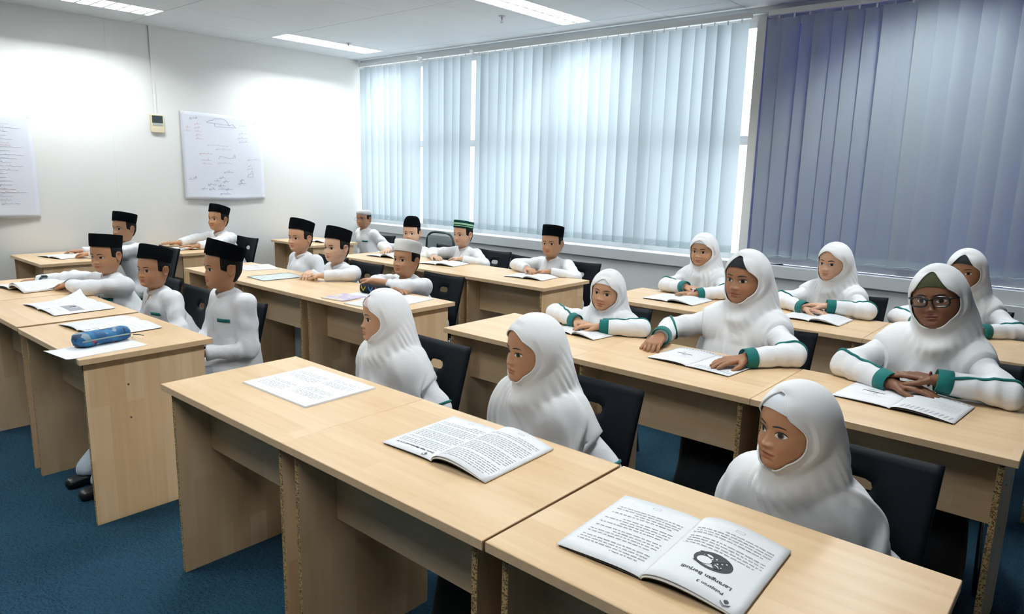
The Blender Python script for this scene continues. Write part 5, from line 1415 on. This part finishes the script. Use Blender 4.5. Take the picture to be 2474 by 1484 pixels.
book(-6.70, 2.985, 0.05, 'thin open booklet between two resting palms', w=0.12, h=0.17, AL=0.004, AR=0.004, kind='plain', seed=13, thick=0.002, leaf=False)
book(-6.53, 4.42, 0.1, 'open book with a dark arched underside on the corner desk', w=0.17, h=0.22, AL=0.022, AR=0.008, kind='plain', seed=14)
book(-5.06, 4.14, 0.15, 'open book with a dark arched underside in front of the pointed black cap', w=0.18, h=0.24, AL=0.034, AR=0.010, kind='plain', seed=15)
book(-4.355, 4.16, 0.2, 'open book in front of the boy in the green striped cap', w=0.19, h=0.24, AL=0.022, AR=0.008, kind='plain', seed=16)
book(-3.365, 4.145, 0.10, 'open book under the laced fingers in the boys\' back row', w=0.18, h=0.23, AL=0.022, AR=0.006, kind='plain', seed=17)
def closed_sheets(x, y, rz, w, h, label, seed, cat='papers', kind='poem', name='text_booklet', t=0.006, cmat=None):
    r = empty(name, (x, y, TH + 0.0004), rz); rs = np.random.RandomState(seed)
    for k in range(3):
        bm = bmesh.new(); add_box(bm, -w / 2 + 0.0015 * k, w / 2 - 0.001 * k, -h / 2 + 0.001 * k, h / 2 - 0.0012 * k, k * t / 3, (k + 1) * t / 3 - 0.0004); bm_obj('sheet', bm, M['paper'], r)
    pg = Page(1, w, h, 0.0, 0.0, t)
    class Flat(Page):
        def at(s, u, v, up=0.0): u = np.asarray(u, float); v = np.asarray(v, float); return np.stack([w * (u - 0.5), h * (0.5 - v), np.full_like(u, t) + up * 0.6], -1)
    pg = Flat(1, w, h, 0)
    if kind == 'poem':
        Q = para(rs, 0.86, 0.62, 0.55, 0.92, 0.034, 0.008, 6) + para(rs, 0.78, 0.52, 0.08, 0.45, 0.034, 0.008, 5) + para(rs, 0.44, 0.18, 0.50, 0.92, 0.034, 0.008, 5) + para(rs, 0.36, 0.14, 0.08, 0.45, 0.034, 0.008, 5)
        pg.quads('printed_lines', Q, r, M['ink'])
    elif kind == 'figures':
        pg.poly('printed_drawing', [circle(0.30, 0.55, 0.05, 0.12, 12), circle(0.48, 0.52, 0.06, 0.10, 12), [(0.62, 0.4), (0.86, 0.45), (0.80, 0.7), (0.66, 0.62)]], r, M['ink_pale'])
        pg.quads('printed_lines', para(rs, 0.3, 0.12, 0.1, 0.9, 0.06, 0.012, 9), r, M['ink_pale'])
    elif kind == 'plain':
        pg.quads('printed_lines', para(rs, 0.8, 0.15, 0.1, 0.9, 0.07, 0.010, 7), r, M['ink_pale'])
    tag(r, label, cat); return r
closed_sheets(-2.172, 1.394, 0.012, 0.405, 0.300, 'flat white text sheets with faint printed verses on the first desk', 21)
closed_sheets(-5.105, 2.850, -0.25, 0.30, 0.26, 'worksheet with grey drawings beside the clear folder', 22, 'worksheet', 'figures', 'worksheet')
closed_sheets(-3.270, 2.80, 0.12, 0.25, 0.26, 'loose white papers by the elbow of the white capped boy', 23, 'papers', 'plain', 'loose_papers', 0.004)
closed_sheets(-3.56, 2.72, 0.0, 0.22, 0.20, 'white sheet lying under the black pencil pouch', 24, 'paper', 'plain', 'paper_sheet', 0.002)
# clear folder
r = empty('clear_folder', (-4.575, 2.700, TH + 0.0004), -0.06)
bm = bmesh.new(); add_box(bm, -0.125, 0.125, -0.165, 0.165, 0.0, 0.004, 0.001); bm_obj('sleeve', bm, plain('pale_green_plastic', (0.66, 0.74, 0.73), 0.2), r)
tube('dark_border', [(-0.124, -0.164, 0.004), (0.124, -0.164, 0.004), (0.124, 0.164, 0.004), (-0.124, 0.164, 0.004), (-0.124, -0.164, 0.004)], 0.0022, plain('charcoal_piping', (0.05, 0.06, 0.06), 0.5), r, 6)
tag(r, 'flat translucent folder with a dark border in front of the clasped hands', 'folder')
def booklet_cover(cols, name):
    m, nt, b = new_mat(name); L = nt.links.new; N = nt.nodes.new
    tc = N('ShaderNodeTexCoord'); n = N('ShaderNodeTexNoise'); n.inputs['Scale'].default_value = 11; n.inputs['Detail'].default_value = 2; n.inputs['Distortion'].default_value = 1.2; L(tc.outputs['Object'], n.inputs['Vector'])
    cr = N('ShaderNodeValToRGB'); cr.color_ramp.interpolation = 'CONSTANT'; el = cr.color_ramp.elements
    el[0].position = 0; el[0].color = (*cols[0], 1); el[1].position = 0.45; el[1].color = (*cols[1], 1)
    for k, c in enumerate(cols[2:]): e = el.new(0.53 + 0.08 * k); e.color = (*c, 1)
    L(n.outputs['Fac'], cr.inputs[0]); L(cr.outputs[0], b.inputs['Base Color']); b.inputs['Roughness'].default_value = 0.35
    return m
def booklet(x, y, rz, w, h, mat, label):
    r = empty('closed_booklet', (x, y, TH + 0.0004), rz)
    bm = bmesh.new(); add_box(bm, -w / 2, w / 2, -h / 2, h / 2, 0.0012, 0.0048); bm_obj('pages', bm, M['paper'], r)
    bm = bmesh.new(); add_box(bm, -w / 2 - .001, w / 2 + .001, -h / 2 - .001, h / 2 + .001, 0.0048, 0.0060); add_box(bm, -w / 2 - .001, w / 2 + .001, -h / 2 - .001, h / 2 + .001, 0.0, 0.0012); bm_obj('cover', bm, mat, r)
    tag(r, label, 'booklet', 'closed booklets by the white capped boy')
booklet(-3.575, 2.560, 0.15, 0.19, 0.19, booklet_cover([(0.52, 0.42, 0.60), (0.60, 0.52, 0.64), (0.70, 0.66, 0.68), (0.72, 0.62, 0.16)], 'purple_yellow_cover'), 'closed purple booklet with yellow patches near the black pouch')
booklet(-3.330, 2.525, 0.10, 0.17, 0.15, booklet_cover([(0.62, 0.72, 0.55), (0.72, 0.78, 0.70), (0.78, 0.80, 0.78), (0.55, 0.68, 0.45)], 'pale_green_cover'), 'closed pale green booklet at the front edge of the desk')

# loose sheet hanging over the desk edge, under the blue case
r = empty('paper_sheet', (-3.27, 1.075, TH + 0.0006), 0.10)
U, Vv = np.meshgrid(np.linspace(-0.105, 0.105, 11), np.linspace(-0.19, 0.15, 21))
Z = np.where(Vv < -0.12, 0.006 * ((Vv + 0.12) / 0.07) ** 2, 0)
V, F = grid_geo(np.stack([U + 0.15 * np.clip(-0.1 - Vv, 0, 1), Vv, Z], -1)); o = fast_obj('sheet', V, np.array(F), M['paper'], r); solidify(o, 0.0006, 1.0)
tag(r, 'loose white sheet under the blue pencil case, jutting past the desk edge', 'paper')

# ------------------------------------------------------------------ pencil cases
def camo():
    m, nt, b = new_mat('blue_geometric_print'); L = nt.links.new; N = nt.nodes.new
    tc = N('ShaderNodeTexCoord'); v = N('ShaderNodeTexVoronoi'); v.inputs['Scale'].default_value = 30; v.distance = 'MANHATTAN'; L(tc.outputs['Object'], v.inputs['Vector'])
    sp = N('ShaderNodeSeparateColor'); L(v.outputs['Color'], sp.inputs[0]); cr = N('ShaderNodeValToRGB'); cr.color_ramp.interpolation = 'CONSTANT'; el = cr.color_ramp.elements
    el[0].position = 0; el[0].color = (0.008, 0.10, 0.25, 1); el[1].position = 0.34; el[1].color = (0.006, 0.025, 0.07, 1)
    for p, c in ((0.58, (0.012, 0.16, 0.33, 1)), (0.76, (0.22, 0.31, 0.38, 1)), (0.90, (0.42, 0.05, 0.07, 1)), (0.95, (0.02, 0.10, 0.22, 1))): e = el.new(p); e.color = c
    L(sp.outputs[0], cr.inputs[0]); L(cr.outputs[0], b.inputs['Base Color']); b.inputs['Roughness'].default_value = 0.6
    return m
def pouch_geo(L_, W_, H_, n=28, m=22, sag=0.06):
    P = []
    for i in range(m):
        t = i / (m - 1); e = 1 - (abs(2 * t - 1)) ** 7; k = 0.30 + 0.70 * max(e, 0) ** 0.4
        row = []
        for j in range(n):
            a = 2 * math.pi * j / n; cx, cz = math.cos(a), math.sin(a)
            x = W_ / 2 * np.sign(cx) * abs(cx) ** 0.62 * k; z = H_ / 2 + H_ / 2 * np.sign(cz) * abs(cz) ** 0.62 * k * (1 + 0.05 * math.sin(9 * t))
            x *= 1 - 0.22 * max(0, cz)
            row.append((x + 0.003 * math.sin(14 * t + 2 * a), (t - 0.5) * L_, z))
        P.append(row)
    P = np.array(P); V, F = grid_geo(P, True); F = [tuple(f) for f in F]
    F.append(tuple(range(n - 1, -1, -1))); F.append(tuple(range((m - 1) * n, m * n)))
    V[:, 2] = np.maximum(V[:, 2], 0.0); return V, F
r = empty('pencil_case', (-3.345, 1.105, TH + 0.0014), math.radians(10))
V, F = pouch_geo(0.245, 0.085, 0.062); mesh_obj('pouch', V, F, camo(), r, True)
zx = 0.044; tube('zip', [(zx, -0.105, 0.030), (zx + 0.001, 0.0, 0.032), (zx, 0.105, 0.030)], 0.0035, plain('grey_zip_tape', (0.25, 0.32, 0.34), 0.6), r, 6)
tube('zip_ring', [(zx + 0.004, 0.108 + 0.006 * math.cos(a), 0.020 + 0.010 * math.sin(a)) for a in np.linspace(0, 6.28, 15)], 0.0011, M['steel'], r, 6)
tube('zip_pull', [(zx + 0.003, 0.116, 0.024), (zx + 0.006, 0.140, 0.020), (zx + 0.008, 0.162, 0.012)], 0.0022, M['black'], r, 6)
tag(r, 'blue and navy geometric pencil case with a grey zip', 'pencil case')
r = empty('pencil_pouch', (-3.555, 2.79, TH + 0.0024), math.radians(102))
V, F = pouch_geo(0.23, 0.070, 0.060); mesh_obj('pouch', V, F, plain('black_fabric_pouch', (0.006, 0.007, 0.010), 0.8, spec=0.15), r, True)
for k, (yy, c) in enumerate(((0.066, (0.65, 0.55, 0.03)), (0.008, (0.05, 0.28, 0.62)), (-0.050, (0.60, 0.06, 0.12)))):     # plain bright chevrons
    mt = plain(['yellow', 'blue', 'red'][k] + '_chevron_print', c, 0.7); V = []; F = []
    for (a, b, w_) in ((-0.020, 0.020, 0.007), (-0.011, 0.033, 0.005)):
        pts = [(-0.018, b), (0.0, a), (0.018, b), (0.018, b + w_), (0.0, a + w_), (-0.018, b + w_)]; o = len(V)
        for dy, z in pts: V.append((-0.0405 + 0.007 * abs(z) / 0.04, yy + dy, 0.028 + z * 0.62))
        F += [(o, o + 1, o + 4, o + 5), (o + 1, o + 2, o + 3, o + 4)]
    q = mesh_obj('chevron_mark', V, F, mt, r); solidify(q, 0.001)
tag(r, 'black pencil pouch with yellow, blue and red chevron marks', 'pencil case')

# ------------------------------------------------------------------ small worn things and pens
def band(center, axis, rad, tubr, mat, name, label, cat, face=None):
    axis = unit(axis); n1 = unit(np.cross(axis, (0.1, 0.2, 1))); n2 = np.cross(axis, n1)
    a = np.linspace(0, 2 * math.pi, 25); pts = np.asarray(center) + rad * (np.cos(a)[:, None] * n1 + np.sin(a)[:, None] * n2)
    r = empty(name, tuple(center)); V, F = tube_geo(pts - np.asarray(center), tubr, 8, False); mesh_obj('strap', V, F, mat, r, True)
    if face is not None:
        V, F = lathe_geo([(0.001, 0), (0.016, 0), (0.016, 0.006), (0.012, 0.008), (0.001, 0.008)], 18); mesh_obj('watch_face', V + [0, 0, rad], F, face, r, True)
    tag(r, label, cat)
band((-5.125, 1.392, 0.790), (-0.9, -0.3, 0), 0.030, 0.007, plain('dark_teal_rubber', (0.02, 0.05, 0.05), 0.6), 'wristwatch', 'dark chunky watch on the reaching wrist over the thick book', 'watch', plain('dark_watch_face', (0.02, 0.03, 0.03), 0.2))
band((-2.04, 4.222, 0.788), (-1, 0, 0), 0.027, 0.006, plain('pink_rubber', (0.75, 0.45, 0.55), 0.5), 'wristwatch', 'pink watch on the wrist of the girl in the back row', 'watch', plain('pale_pink_watch_face', (0.8, 0.62, 0.70), 0.2))
band((-0.447, 2.932, 0.822), (-1, 0, 0), 0.0265, 0.0032, plain('dark_red_cord', (0.12, 0.012, 0.012), 0.7), 'bracelet', 'dark red cord bracelet on the arm of the girl with glasses', 'bracelet')
def pen(x, y, z, d, label, mat):
    d = unit(d); r = empty('pen', (x, y, z)); tube('barrel', [(0, 0, 0), tuple(d * 0.11)], 0.004, mat, r, 8); tube('tip', [tuple(d * 0.11), tuple(d * 0.125)], [0.0035, 0.0008], M['steel'], r, 8); tag(r, label, 'pen')
pen(-4.215, 4.36, 0.800, (-0.4, -0.6, -0.25), 'dark green pen by the hand of the boy in the striped cap', plain('dark_green_pen', (0.01, 0.05, 0.05), 0.4))
pen(-2.02, 5.43, 0.890, (0.9, 0.1, 0), 'dark pen lying on the window sill under the tinted window', M['black'])

# ================================================================== left wall: sheets, controller, trunking
def flip_sheet(y0, y1, z0, z1, label, seed, strokes):
    r = empty('handwritten_sheet', (XW + 0.004, 0, 0)); n = 25; m = 25; rs = np.random.RandomState(seed); P = np.zeros((m, n, 3))
    ph_ = rs.uniform(0, 6, 4)
    def pos(a, b, up=0.0):
        a = np.asarray(a, float); b = np.asarray(b, float)
        x = 0.004 + 0.010 * (1 - b) ** 2 * (0.5 + 0.5 * np.sin(3 * a * 2 + ph_[0])) + 0.003 * np.sin(7 * a + 4 * b + ph_[1]) * (1 - b) + 0.030 * np.clip(0.12 - b, 0, 1) * 4 * np.sin(a * math.pi)
        return np.stack([x + up, y0 + (y1 - y0) * a + 0.03 * (b - .5) * (0.5 - a) * 0, z0 + (z1 - z0) * b + 0.006 * np.sin(a * 5 + ph_[2])], -1)
    A_, B_ = np.meshgrid(np.linspace(0, 1, n), np.linspace(0, 1, m)); V, F = grid_geo(pos(A_, B_)); o = fast_obj('sheet', V, np.array(F), M['flip'], r); solidify(o, 0.0008, -1.0)
    for (name, mat, lines) in strokes(rs):
        parts = []
        for L_ in lines:
            L_ = np.array(L_); t = pos(L_[:, 0], L_[:, 1], 0.0008); parts.append(tube_geo(t, 0.0014, 4, False))
        V, F = merge_geo(parts); mesh_obj(name, V, F, mat, r)
    for a in (0.03, 0.97):
        p = pos(a, 0.985, 0.001); box('tape', p[0] - 0.001, p[0] + 0.001, p[1] - 0.02, p[1] + 0.02, p[2] - 0.012, p[2] + 0.02, M['paper'], r)
    tag(r, label, 'wall sheet', 'handwritten sheets on the white wall')
M['flip'] = plain('bluish_white_flipchart_paper', (0.74, 0.76, 0.83), 0.8, 0.02, 4)
M['pen_grey'] = plain('faded_blue_grey_marker', (0.27, 0.31, 0.42), 0.8)
M['pen_pale'] = plain('very_faded_marker', (0.60, 0.62, 0.70), 0.8)
M['pen_red'] = plain('faded_red_marker', (0.75, 0.45, 0.47), 0.8)
def scribble(rs, x, y, w, h=0.018):
    """a joined-up handwritten word, read right to left, with dots"""
    n = max(6, int(w / 0.009)); t = np.linspace(0, 1, n); L = []
    L.append(np.stack([x + w * (1 - t), y + h * 0.35 * np.sin(t * n * 1.3 + rs.uniform(0, 6)) * rs.uniform(0.4, 1.0, n)], 1))
    k = rs.uniform(0.2, 0.8); L.append(np.array([(x + w * k, y), (x + w * k + 0.002, y + h * 0.6), (x + w * k, y + h * 1.2)]))
    if rs.rand() < 0.7: L.append(np.array([(x + 0.004, y), (x - 0.004, y - h * 0.7), (x + 0.010, y - h * 1.0), (x + 0.022, y - h * 0.6)]))
    d = rs.uniform(0.2, 0.8); L.append(np.array([(x + w * d, y + h * 0.9), (x + w * d + 0.004, y + h * 0.9)])); return L
def strokes_main(rs):
    red = []; 
    for x, y, w in ((0.16, 0.868, 0.07), (0.06, 0.828, 0.05), (0.16, 0.825, 0.07), (0.03, 0.785, 0.08), (0.15, 0.785, 0.08), (0.17, 0.745, 0.06), (0.16, 0.70, 0.09), (0.20, 0.535, 0.15), (0.21, 0.46, 0.13), (0.22, 0.42, 0.12)): red += scribble(rs, x, y, w, 0.014)
    dark = []
    for x, y, w in ((0.11, 0.930, 0.09), (0.49, 0.335, 0.11), (0.43, 0.265, 0.07), (0.35, 0.225, 0.08), (0.47, 0.22, 0.07), (0.28, 0.180, 0.10), (0.41, 0.172, 0.08), (0.20, 0.130, 0.07), (0.29, 0.128, 0.07), (0.40, 0.130, 0.09), (0.50, 0.130, 0.09), (0.42, 0.075, 0.13), (0.69, 0.240, 0.05), (0.67, 0.200, 0.09), (0.05, 0.235, 0.05), (0.11, 0.255, 0.04)): dark += scribble(rs, x, y, w, 0.016)
    # outline sketch like a low cloud on a flat base, second base line below
    dark.append(np.array([(0.30, 0.895), (0.34, 0.920), (0.38, 0.925), (0.40, 0.945), (0.50, 0.955), (0.55, 0.93), (0.58, 0.885), (0.30, 0.895)])); dark.append(np.array([(0.40, 0.89), (0.40, 0.855), (0.66, 0.862), (0.62, 0.90), (0.57, 0.875)]))
    dark.append(np.array([(0.62, 0.545), (0.62, 0.505), (0.56, 0.495), (0.50, 0.510), (0.44, 0.515), (0.43, 0.48)])); dark.append(np.array([(0.635, 0.545), (0.636, 0.505)]))
    dark.append(np.array([(0.78, 0.28), (0.80, 0.31), (0.86, 0.325), (0.855, 0.275), (0.78, 0.28)]))
    pale = []
    for x, y, w in ((0.70, 0.89, 0.12), (0.70, 0.80, 0.10), (0.68, 0.745, 0.12), (0.70, 0.70, 0.11), (0.80, 0.49, 0.15), (0.80, 0.415, 0.08), (0.79, 0.38, 0.09), (0.83, 0.345, 0.05), (0.90, 0.955, 0.05), (0.88, 0.92, 0.05), (0.40, 0.60, 0.2), (0.30, 0.64, 0.25), (0.42, 0.44, 0.18)): pale += scribble(rs, x, y, w, 0.014)
    return [('red_writing', M['pen_red'], red), ('dark_writing', M['pen_grey'], dark), ('faded_writing', M['pen_pale'], pale)]
def strokes_side(rs):
    pale = []; red = []
    for k in range(22):
        y = 0.90 - 0.036 * k
        for x in (0.1, 0.35, 0.60): pale += scribble(rs, x + rs.uniform(0, 0.1), y, rs.uniform(0.10, 0.24), 0.012)
    for y in (0.28, 0.25, 0.70): red += scribble(rs, 0.55, y, 0.25, 0.012)
    return [('faded_writing', M['pen_pale'], pale), ('red_writing', M['pen_red'], red)]
flip_sheet(3.235, 4.105, 1.185, 2.055, 'handwritten white sheet with red notes and a cloud-like sketch', 5, strokes_main)
flip_sheet(1.12, 1.965, 1.05, 1.925, 'faded handwritten sheet farther from the wall controller', 6, strokes_side)
r = empty('wall_controller', (XW, 3.01, 1.84)); cream = plain('yellowed_cream_plastic', (0.72, 0.62, 0.42), 0.5)
bm = bmesh.new(); add_box(bm, 0.0, 0.020, -0.062, 0.062, 0.0, 0.165, 0.004); bm_obj('body', bm, cream, r)
bm = bmesh.new(); add_box(bm, 0.019, 0.022, -0.050, 0.050, 0.085, 0.155, 0.001); bm_obj('display', bm, plain('dark_lcd', (0.03, 0.045, 0.045), 0.2), r)
bm = bmesh.new(); add_box(bm, 0.019, 0.0225, -0.046, 0.046, 0.060, 0.086, 0.001); bm_obj('display_lit_strip', bm, plain('grey_lcd_strip', (0.42, 0.44, 0.42), 0.3), r)
bm = bmesh.new(); add_box(bm, 0.018, 0.026, -0.060, 0.060, -0.004, 0.048, 0.003); bm_obj('flap', bm, cream, r)
tag(r, 'cream air conditioner controller with a dark display on the white wall', 'controller')
o = box('cable_trunking', XW, XW + 0.012, 2.988, 3.012, 2.0, HC, M['wall']); tag(o, 'slim white cable trunking from the ceiling to the wall controller', 'trunking')
